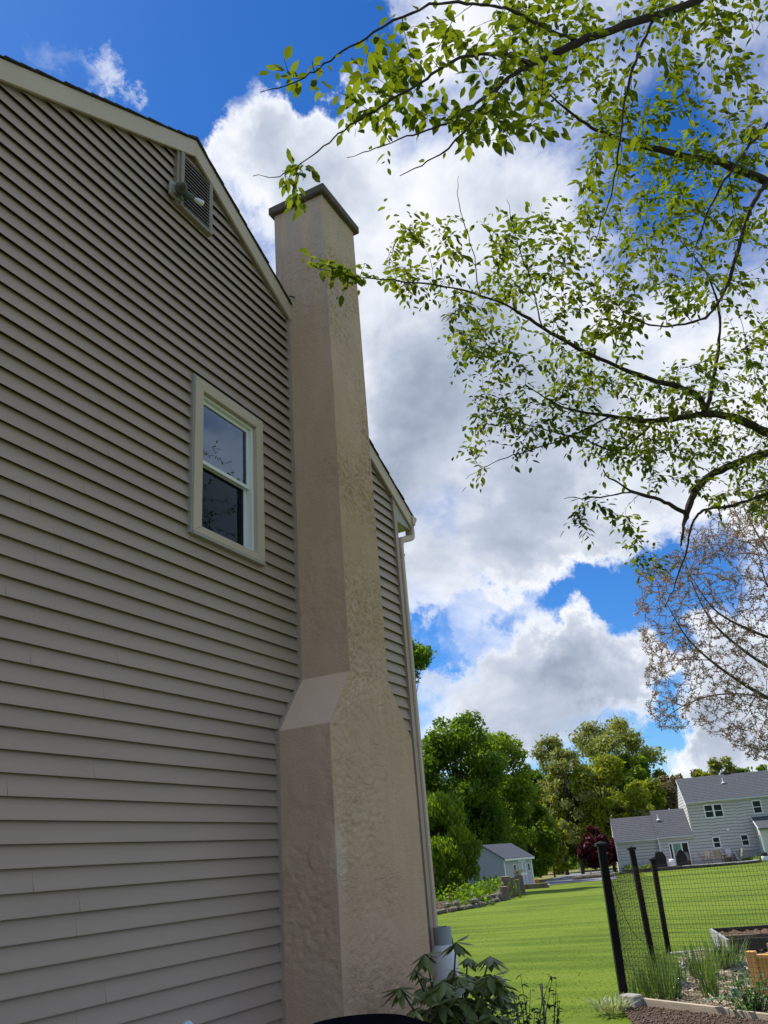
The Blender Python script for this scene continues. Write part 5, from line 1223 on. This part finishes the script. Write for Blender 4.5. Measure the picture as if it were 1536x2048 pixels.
# leaf territory as seen, with depth ranges, plus the part of the crown that lies out of frame
ZONES = [([(700, 60), (830, 20), (1100, 0), (1110, 290), (960, 300), (840, 330), (740, 300), (720, 180)], 105, 3.9, 5.4, 1.12),
         ([(1000, -10), (1540, -10), (1540, 330), (1300, 330), (1080, 240), (1000, 120)], 237, 4.9, 7.6, 1.0),
         ([(1180, 280), (1540, 300), (1540, 640), (1290, 620), (1120, 440)], 241, 5.4, 8.6, 1.0),
         ([(960, 430), (1060, 400), (1180, 440), (1300, 620), (1250, 700), (1100, 640), (980, 590)], 170, 6.3, 7.8, 1.0),
         ([(760, 440), (900, 420), (980, 590), (1000, 640), (860, 640), (760, 580)], 73, 5.8, 6.8, .95),
         ([(620, 520), (720, 520), (760, 560), (700, 570), (640, 550)], 18, 5.4, 5.7, 1.0),
         ([(920, 640), (1100, 660), (1300, 760), (1540, 640), (1540, 900), (1300, 930), (1080, 900), (960, 860), (910, 740)], 445, 6.6, 8.6, .95),
         ([(960, 780), (1100, 860), (1060, 900), (960, 960), (930, 900)], 39, 6.6, 7.2, .9),
         ([(1200, 850), (1540, 850), (1540, 1050), (1440, 1010), (1340, 960), (1210, 930)], 158, 7.0, 8.4, .95),
         ([(1140, 1000), (1250, 1000), (1280, 1080), (1340, 1120), (1300, 1170), (1260, 1150), (1230, 1060), (1140, 1050)], 41, 6.8, 7.3, 1.0),
         ([(1500, 950), (1560, 950), (1560, 1060), (1500, 1040)], 21, 7.2, 7.8, 1.0),
         ([(560, 90), (640, 110), (620, 170), (560, 160)], 4, 3.65, 3.85, 1.0), ([(560, 320), (610, 320), (600, 360), (560, 360)], 5, 3.95, 4.05, 1.0), ([(690, 170), (720, 180), (720, 230), (680, 230)], 5, 4.0, 4.2, 1.0),
         ([(890, 680), (940, 680), (940, 720), (890, 710)], 4, 6.6, 6.8, 1.0),
         ([(1540, -400), (2300, -400), (2300, 900), (1540, 950)], 294, 5.5, 10.0, 1.1), ([(900, -420), (1560, -420), (1560, -10), (900, -10)], 148, 4.6, 7.5, 1.1)]
TG = []; 
for poly, n, z0_, z1_, ls in ZONES:
    q = inpoly(poly, n, rt); zz = z0_ + (z1_ - z0_) * rt.random(n)
    TG += [np.append(at(a, b, c_), ls) for (a, b), c_ in zip(q, zz)]
TG = np.array(TG)
for k in range(260):                                   # the rest of the round crown, mostly above and right of the frame
    d = rt.normal(0, 1, 3); d /= np.linalg.norm(d); TG = np.vstack([TG, np.append(np.array([10.6, -1.9, 8.6]) + d * (3.6, 3.2, 3.2) * rt.random() ** .4, 1.1)])
def near_wall(P): return (P[:, 1] > WY - .5) & (P[:, 0] < XR + .5) & (P[:, 2] < 8.9)
TG = TG[~near_wall(TG[:, :3])]
qx, qy, qz = proj(TG[-250:, :3]); inside = (qx > 0) & (qx < 1545) & (qy > -10) & (qy < 1100); TG = np.vstack([TG[:-250], TG[-250:][~inside]])
shoots = grow(tl + LIMBS, TG[:, :3], .0022, .010, .10, rt)
link('trunk', tubes_mesh('trunk', [(tl[0][0] - base, tl[0][1])], 14), M_BARK, tree)
LIMBS = [(p_ + rt.normal(0, .004, p_.shape), r_ * .78 * (1 + .10 * rt.normal(0, 1, r_.shape))) for p_, r_ in LIMBS]
for p_, r_ in LIMBS: link('limb', tubes_mesh('limb', [(p_ - base, r_)], 9), M_BARK, tree)
link('twigs', tubes_mesh('twigs', [(p_ - base, r_) for p_, r_ in shoots], 4), M_BARK, tree)['kind'] = 'stuff'
M_LEAF = leafmat('young_leaf', (.030, .062, .009), (.112, .160, .018), .54, (2.0, 1.75, .5), .6, .8, .12)
LV = []; LA = []; LC = []
def leaves_on(P, dens, size, t0=.25):
    L = np.linalg.norm(np.diff(P, axis=0), axis=1); cum = np.append(0, L.cumsum()); tot = cum[-1]; n = max(3, int(tot * (1 - t0) * dens)); side = 1
    for k in range(n):
        s = tot * (t0 + (1 - t0) * (k + rt.random() * .6) / n); i = min(np.searchsorted(cum, s), len(P) - 1); i = max(i, 1); f_ = (s - cum[i - 1]) / (L[i - 1] + 1e-9)
        c_ = P[i - 1] + (P[i] - P[i - 1]) * f_; tv = (P[i] - P[i - 1]) / (L[i - 1] + 1e-9); sv = np.cross(tv, (0, 0, 1)); sv /= np.linalg.norm(sv) + 1e-6; side = -side
        d = tv * .55 + sv * side * rt.uniform(.35, 1.) + np.array([0, 0, rt.uniform(-.9, .15)]) + rt.normal(0, .15, 3)
        c2 = c_ + d / np.linalg.norm(d) * .012
        sz = size * rt.uniform(.45, 1.3); LV.append(leaf_at(c2, d, sz, rt, 1.2)); LA.append(rt.random()); LC.append(c2)
for (P, r_), in zip(shoots):
    k = np.argmin(np.sum((TG[:, :3] - P[-1]) ** 2, 1)); ls = TG[k, 3]; Lp = np.linalg.norm(np.diff(P, axis=0), axis=1).sum()
    t0 = max(.1, 1 - .55 / max(Lp, .05)); leaves_on(P, 33, .072 * ls, t0)
    if rt.random() < .75:                                   # a short side spur with its own leaves
        i = rt.integers(max(1, len(P) // 2), len(P)); d = rt.normal(0, 1, 3); d /= np.linalg.norm(d); S = spline([P[i], P[i] + d * .09 + (0, 0, .01), P[i] + d * .19 + (0, 0, -.02)], 3); leaves_on(S, 34, .067 * ls, .15)
for j in (11, 12, 13, 14): leaves_on(LIMBS[j][0], 3.5, .075, .35)
LV = np.array(LV); LA = np.array(LA); LC = np.array(LC)
px_, py_, zz_ = proj(LC); vis = (px_ > 0) & (px_ < 1536) & (py_ > 0) & (py_ < 2048); score = np.where(vis, 1 / zz_, 0); top = np.argsort(-score)[:300]
rest = np.ones(len(LV), bool); rest[top] = False
for i in top:
    me = mesh_np('leaf', LV[i] - LC[i], leaf_faces(1), False, np.full(8, LA[i])); link('leaf', me, M_LEAF, tree, tuple(LC[i] - base))
o = link('leaves', mesh_np('leaves', LV[rest].reshape(-1, 3) - base, leaf_faces(int(rest.sum())), False, np.repeat(LA[rest], 8)), M_LEAF, tree); o['kind'] = 'stuff'

# ---- the budding, still bare tree further off on the right
bb = at(1720, 1700, 27.); bb[2] = float(g(bb[0], bb[1])) - .1
bud = thing('budding_tree', 'bare pinkish budding tree rising behind the roof at right', 'tree', tuple(bb))
fk = bb + np.array([.1, .2, 2.4]); fk2 = at(1600, 1440, 27)
trk = spline([bb, bb + (0, 0, 1.2), fk, at(1680, 1450, 27), at(1690, 1250, 27), at(1700, 1050, 27), at(1690, 900, 27)], 5); tr_r = np.interp(np.arange(len(trk)), [0, 8, 18, 30], [.34, .26, .16, .04])
BL = [(trk, tr_r)]
for pts, rd in (([(1660, 1470, 27), (1560, 1410, 26.6), (1490, 1370, 26), (1420, 1320, 25.5), (1370, 1270, 25), (1330, 1200, 24.6)], [.13, .10, .075, .05, .03, .012]), ([(1680, 1430, 27), (1580, 1360, 27.4), (1500, 1310, 27.5), (1430, 1250, 27.5), (1390, 1180, 27.5), (1360, 1090, 27.5)], [.12, .09, .07, .05, .03, .012]),
                ([(1685, 1330, 27), (1580, 1290, 26), (1500, 1260, 25.4), (1430, 1220, 25), (1380, 1150, 24.8)], [.10, .08, .06, .035, .012]), ([(1690, 1250, 27), (1600, 1190, 28), (1540, 1110, 28.4), (1490, 1020, 28.5), (1470, 950, 28.6)], [.09, .07, .05, .03, .012]),
                ([(1580, 1410, 26.6), (1500, 1390, 26), (1430, 1390, 25.5), (1370, 1410, 25), (1310, 1450, 24.6)], [.05, .04, .03, .02, .01]), ([(1690, 1300, 27), (1610, 1250, 26.6), (1540, 1180, 26.2), (1510, 1080, 26)], [.08, .06, .04, .014]), ([(1420, 1320, 25.5), (1360, 1320, 25.2), (1300, 1330, 25)], [.025, .018, .008]), ([(1670, 1460, 27), (1600, 1480, 25.6), (1530, 1500, 25), (1460, 1480, 24.6)], [.06, .045, .03, .01])):
    BL.append(limb(pts, np.array(rd) * .72))
BZ = [([(1275, 1130), (1380, 1090), (1540, 980), (1540, 1380), (1420, 1360), (1300, 1330), (1265, 1250)], 1419, 24.3, 28.5), ([(1290, 1330), (1540, 1370), (1540, 1480), (1440, 1470), (1320, 1460), (1290, 1420)], 546, 24.3, 27), ([(1350, 1060), (1540, 960), (1540, 1100), (1400, 1130)], 245, 25, 28.5), ([(1440, 1470), (1540, 1470), (1540, 1520), (1500, 1520)], 109, 24.5, 26), ([(1540, 850), (1950, 850), (1950, 1450), (1540, 1500)], 416, 24, 30)]
BT = []
for poly, n, z0_, z1_ in BZ:
    q = inpoly(poly, n, rt); BT += [at(a, b, z0_ + (z1_ - z0_) * rt.random()) for a, b in q]
bs = grow(BL, np.array(BT), .0105, .035, .045, rt, .3, .35)
link('trunk', tubes_mesh('trunk', [(trk - bb, tr_r)], 12), M_BARK, bud)
M_BARKG = mat('pinkish_grey_bark', (.075, .060, .050), .9, .3, 8)
for p_, r_ in BL[1:]: link('limb', tubes_mesh('limb', [(p_ - bb, r_)], 8), M_BARKG, bud)
link('twigs', tubes_mesh('twigs', [(p_ - bb, r_) for p_, r_ in bs], 4), M_BARKG, bud)['kind'] = 'stuff'
M_BUD = leafmat('bud_cluster', (.15, .115, .09), (.34, .27, .21), .35, (1.2, 1.0, .8))
BV = []; BA = []
for P, r_ in bs:
    L = np.linalg.norm(np.diff(P, axis=0), axis=1).sum(); n = int(8 + L * 14)
    for k in range(n):
        f_ = rt.random() ** .6 * (len(P) - 1.001); i = int(f_); c_ = P[i] + (P[i + 1] - P[i]) * (f_ - i) + rt.normal(0, .035, 3)
        BV.append(leaf_at(c_, rt.normal(0, 1, 3), rt.uniform(.04, .078), rt, 1.7)); BA.append(rt.random())
o = link('buds', mesh_np('buds', np.array(BV).reshape(-1, 3) - bb, leaf_faces(len(BV)), False, np.repeat(BA, 8)), M_BUD, bud); o['kind'] = 'stuff'

# ---- background trees
def crown_mesh(clumps, n, size, rng, droop=0., shell=.55):
    """clumps: (x, y, z, rx, ry, rz) ellipsoids; leaf cards fill their outer shells"""
    C_ = np.array(clumps, float); vol = (C_[:, 3] * C_[:, 4] * C_[:, 5]) ** (2 / 3); pick = rng.choice(len(C_), n, p=vol / vol.sum()); c_ = C_[pick]
    d = rng.normal(0, 1, (n, 3)); d /= np.linalg.norm(d, axis=1)[:, None]; rr_ = shell + (1.06 - shell) * rng.random(n) ** .7
    rr_ += .10 * rng.normal(0, 1, n) * (rng.random(n) < .3)
    P = c_[:, :3] + d * c_[:, 3:] * rr_[:, None]; P[:, 2] -= droop * rng.random(n) * c_[:, 5]
    nrm = d * .7 + rng.normal(0, .75, (n, 3)) + (0, 0, .35); nrm /= np.linalg.norm(nrm, axis=1)[:, None]
    a = np.cross(nrm, rng.normal(0, 1, (n, 3))); a /= np.linalg.norm(a, axis=1)[:, None] + 1e-9
    if droop: a = a * .5 + np.array([0, 0, -1.]) * .9
    b = np.cross(nrm, a); s = size * (.5 + .9 * rng.random(n))[:, None]
    V = np.stack([P - a * s, P + b * s * .55 - a * s * .1, P + a * s, P - b * s * .55 - a * s * .1], 1).reshape(-1, 3)
    return mesh_np('crown', V, [np.arange(4 * n).reshape(-1, 4)], False, np.repeat(np.clip(.5 * rng.random(len(C_))[pick] + .5 * rng.random(n), 0, .99), 4))
def clump_set(w, h, z0, n, rng, tall=False):
    """lumpy crown of n clumps in an ovoid w (radius) by h, bottom at z0"""
    out = []
    for k in range(n):
        t = rng.random(); zz = z0 + h * (.10 + .82 * t); prof = math.sin(PI * (.16 + .76 * t)) ** .7; a = rng.random() * 2 * PI; rr_ = w * prof * (.25 + .78 * rng.random() ** .6); s = (.15 + .17 * rng.random()) * (w + h * .3) * .62
        out.append((rr_ * math.cos(a), rr_ * math.sin(a), zz, s, s, s * (.8 if not tall else 1.1)))
    return out
def bg_tree(px, zc, top_py, w_px, crown_px, mt, label, n=6000, size=.22, clumps=16, droop=0., seed=1, name='broadleaf_tree', grp='trees along the wood edge', sparse=False, base_py=None, kind=None):
    rng = np.random.default_rng(seed); s = zc / F_PX; T_ = at(px, top_py, zc); P = np.array([T_[0], T_[1], float(g(T_[0], T_[1]))])
    H = T_[2] - P[2]; ch = crown_px * s; w = w_px * s; t = thing(name, label, 'tree' if 'tree' in name else 'shrub', tuple(P), 0, grp)
    cl = clump_set(w, ch, max(.2, H - ch), int(clumps * 2.6), rng)
    o = link('crown', crown_mesh(cl, int(n * 1.6), size * .92, rng, droop, .15 if sparse else .35), mt, t); o['kind'] = 'stuff'
    lst = [(spline([(0, 0, -.2), (.05, .02, H * .3), (.1 * w * rng.normal(), .05, H * .65), (0, 0, H * .93)], 4), np.linspace(.012 * H + .05, .03, 13))]
    tm = tubes_mesh('trunk', lst, 9); link('trunk', tm, M_BARK, t)
    bl = []
    for c_ in cl:
        z0_ = min(H * (.25 + .35 * rng.random()), c_[2]); bl.append((spline([(0, 0, z0_), (c_[0] * .5, c_[1] * .5, (z0_ + c_[2]) / 2 + .1 * H * .3), c_[:3]], 4), np.linspace(.0045 * H + .01, .010, 9)))
        if sparse:
            for q in range(5):
                e = np.array(c_[:3]) + rng.normal(0, .8, 3) * c_[3]; bl.append((spline([bl[-1][0][5] if q == 0 else c_[:3], (np.array(c_[:3]) + e) / 2 + rng.normal(0, .1, 3), e], 3), np.linspace(.03, .008, 7)))
    link('branches', tubes_mesh('branches', bl, 5), M_BARK, t); return t
G_DARK = leafmat('deep_green_leaf', (.045, .100, .008), (.130, .225, .018), .56, (1.7, 1.6, .5), .5, .25)
G_MID = leafmat('mid_green_leaf', (.075, .135, .008), (.185, .280, .020), .56, (1.7, 1.6, .5), .5, .25)
G_YEL = leafmat('yellow_green_leaf', (.110, .150, .008), (.25, .295, .018), .52, (1.5, 1.4, .5), .5, .25)
G_PALE = leafmat('pale_spring_leaf', (.135, .165, .040), (.30, .34, .10), .48, (1.4, 1.3, .6), .5, .3)
G_RED = leafmat('dark_red_leaf', (.030, .003, .008), (.115, .010, .022), .35, (1.6, .9, .9), .5, .4)
G_BROWN = leafmat('brownish_spring_leaf', (.10, .085, .035), (.22, .18, .08), .4, (1.3, 1.2, .7), .5, .3)
bg_tree(898, 74, 1418, 92, 300, G_DARK, 'tall dense dark green tree nearest the downspout', 19000, .20, 40, seed=1)
bg_tree(984, 82, 1452, 66, 250, G_MID, 'tall mid green tree rising behind the garden shed', 11000, .20, 20, seed=2)
bg_tree(868, 52, 1600, 78, 190, G_MID, 'drooping bright green willowy shrub left of the shed', 22000, .115, 24, droop=.5, seed=3, name='willowy_shrub', grp='shrubs at the wood edge')
bg_tree(968, 76, 1640, 42, 120, G_MID, 'bushy green shrub pressed against the shed side', 6000, .16, 12, droop=.3, seed=4, name='leafy_shrub', grp='shrubs at the wood edge')
bg_tree(1045, 84, 1600, 60, 160, G_MID, 'rounded green shrub tree directly behind the shed roof', 8000, .22, 16, seed=5)
bg_tree(1095, 88, 1652, 36, 100, G_YEL, 'yellow green shrub right of the shed', 4500, .2, 10, seed=6, name='leafy_shrub', grp='shrubs at the wood edge')
bg_tree(1092, 100, 1468, 38, 170, G_PALE, 'slim pale sparse tree with grey trunk left of the red maple', 3600, .19, 18, seed=7, sparse=True)
bg_tree(1125, 96, 1490, 45, 190, G_PALE, 'pale sparse spring tree behind the red maple', 4200, .2, 18, seed=8, sparse=True)
bg_tree(1205, 125, 1434, 88, 200, G_PALE, 'tallest light green spreading tree above the far wood', 7500, .30, 22, seed=9, sparse=True)
bg_tree(1190, 96, 1512, 74, 200, G_YEL, 'broad rounded yellow green tree in the middle of the wood', 13000, .24, 22, seed=10)
bg_tree(1262, 118, 1505, 60, 150, G_MID, 'green tree between the tall spreading tree and the neighbour roof', 6500, .30, 16, seed=11)
bg_tree(1275, 104, 1548, 52, 160, G_YEL, 'olive green tree just left of the neighbour gable', 7500, .25, 16, seed=12)
bg_tree(1330, 112, 1545, 52, 150, G_BROWN, 'brownish spring tree behind the neighbour wing roof', 5000, .27, 14, seed=13)
bg_tree(1276, 92, 1604, 24, 55, G_PALE, 'small round pale green shrub showing above the neighbour wing', 2600, .18, 8, seed=14, name='round_shrub_tree')
bg_tree(1385, 118, 1528, 36, 130, G_YEL, 'yellow green treetop over the left end of the neighbour ridge', 3500, .27, 10, seed=15)
bg_tree(1437, 122, 1512, 38, 130, G_PALE, 'feathery pale treetop over the middle of the neighbour ridge', 2600, .27, 12, seed=16, sparse=True)
bg_tree(1500, 122, 1520, 50, 120, G_MID, 'low treetop over the right part of the neighbour ridge', 4200, .27, 10, seed=17)
bg_tree(1065, 110, 1555, 55, 190, G_DARK, 'dark green tree filling the gap behind the pale sparse trees', 8000, .3, 16, seed=18)
bg_tree(1145, 112, 1600, 60, 150, G_DARK, 'dark green understory tree behind the red maple', 8000, .3, 16, seed=19)
bg_tree(1190, 80, 1648, 37, 84, G_RED, 'dark red Japanese maple beside the neighbour wing', 7500, .17, 15, seed=20, name='red_maple_tree', grp='ornamental trees')
bg_tree(772, 60, 1272, 78, 104, G_DARK, 'dark green treetop peeking out beside the downspout', 9000, .18, 30, seed=25)
# the wood goes on behind the house: these stand hidden from here but carry the tree line on
bg_tree(778, 64, 1450, 52, 270, G_MID, 'mid green tree hidden behind the chimney, below the lone treetop', 7000, .22, 18, seed=31)
bg_tree(705, 70, 1400, 70, 330, G_DARK, 'dark green tree hidden behind the house beside the lone treetop', 8000, .24, 18, seed=32)
bg_tree(610, 74, 1440, 70, 320, G_MID, 'green tree hidden furthest behind the house', 7000, .24, 18, seed=33)
# far wood that closes the view
rng = np.random.default_rng(60); cl = []
for k in range(120):
    px = 430 + 1330 * rng.random(); zc_ = 128 + 22 * rng.random(); tp__ = at(px, 1560 + 50 * rng.random(), zc_); s = 4 + 3 * rng.random(); cl.append((tp__[0], tp__[1], tp__[2] - s, s, s, s * 1.1)); cl.append((tp__[0] + rng.normal(0, 2), tp__[1] + rng.normal(0, 2), 1.5, s, s, s))
o = link('far_wood', crown_mesh(cl, 34000, .55, rng), G_DARK); tag(o, 'dark mass of the far wood behind all the trees', 'wood', kind='stuff')
# ground cover in the planting bed
rng = np.random.default_rng(61); cl = []
XYc = scatter_quads(np.array(E_) * .985 + np.array(BK) * .015, np.array(BK) * .9 + np.array(E_) * .1, 120, 5)
for x, y in XYc: s = .35 + .4 * rng.random(); cl.append((x, y, float(g(x, y)) + s * .5, s * 1.3, s * 1.3, s))
o = link('ground_cover', crown_mesh(cl, 16000, .09, rng), G_DARK); tag(o, 'low dark green ground cover behind the stone edging', 'ground cover', kind='stuff')
cl = []
for k in range(40):
    P = gh(1070 + 120 * rng.random(), 1726 + 14 * rng.random()); s = .3 + .5 * rng.random(); cl.append((P[0], P[1], float(g(P[0], P[1])) + s * .3, s * 1.5, s * 1.5, s))
o = link('bank_weeds', crown_mesh(cl, 5000, .12, rng), G_PALE); tag(o, 'rough weeds on the bank beyond the drive', 'weeds', kind='stuff')
cl = []
for k in range(26):
    q_ = FL(3.4 + 5 * rng.random(), -1.0 - 3.0 * rng.random() * .5, 0); s = .18 + .2 * rng.random(); cl.append((q_.x, q_.y, FO.z + s * .6, s * 1.4, s * 1.4, s))
for k in range(10):
    q_ = FL(-6.6 + 2.6 * rng.random(), -.6 - rng.random(), 0); s = .2 + .25 * rng.random(); cl.append((q_.x, q_.y, FO.z + s * .6, s * 1.4, s * 1.4, s))
o = link('border_plants', crown_mesh(cl, 5000, .09, rng), G_MID); tag(o, 'low green border plants along the neighbour house foot', 'border plants', kind='stuff')
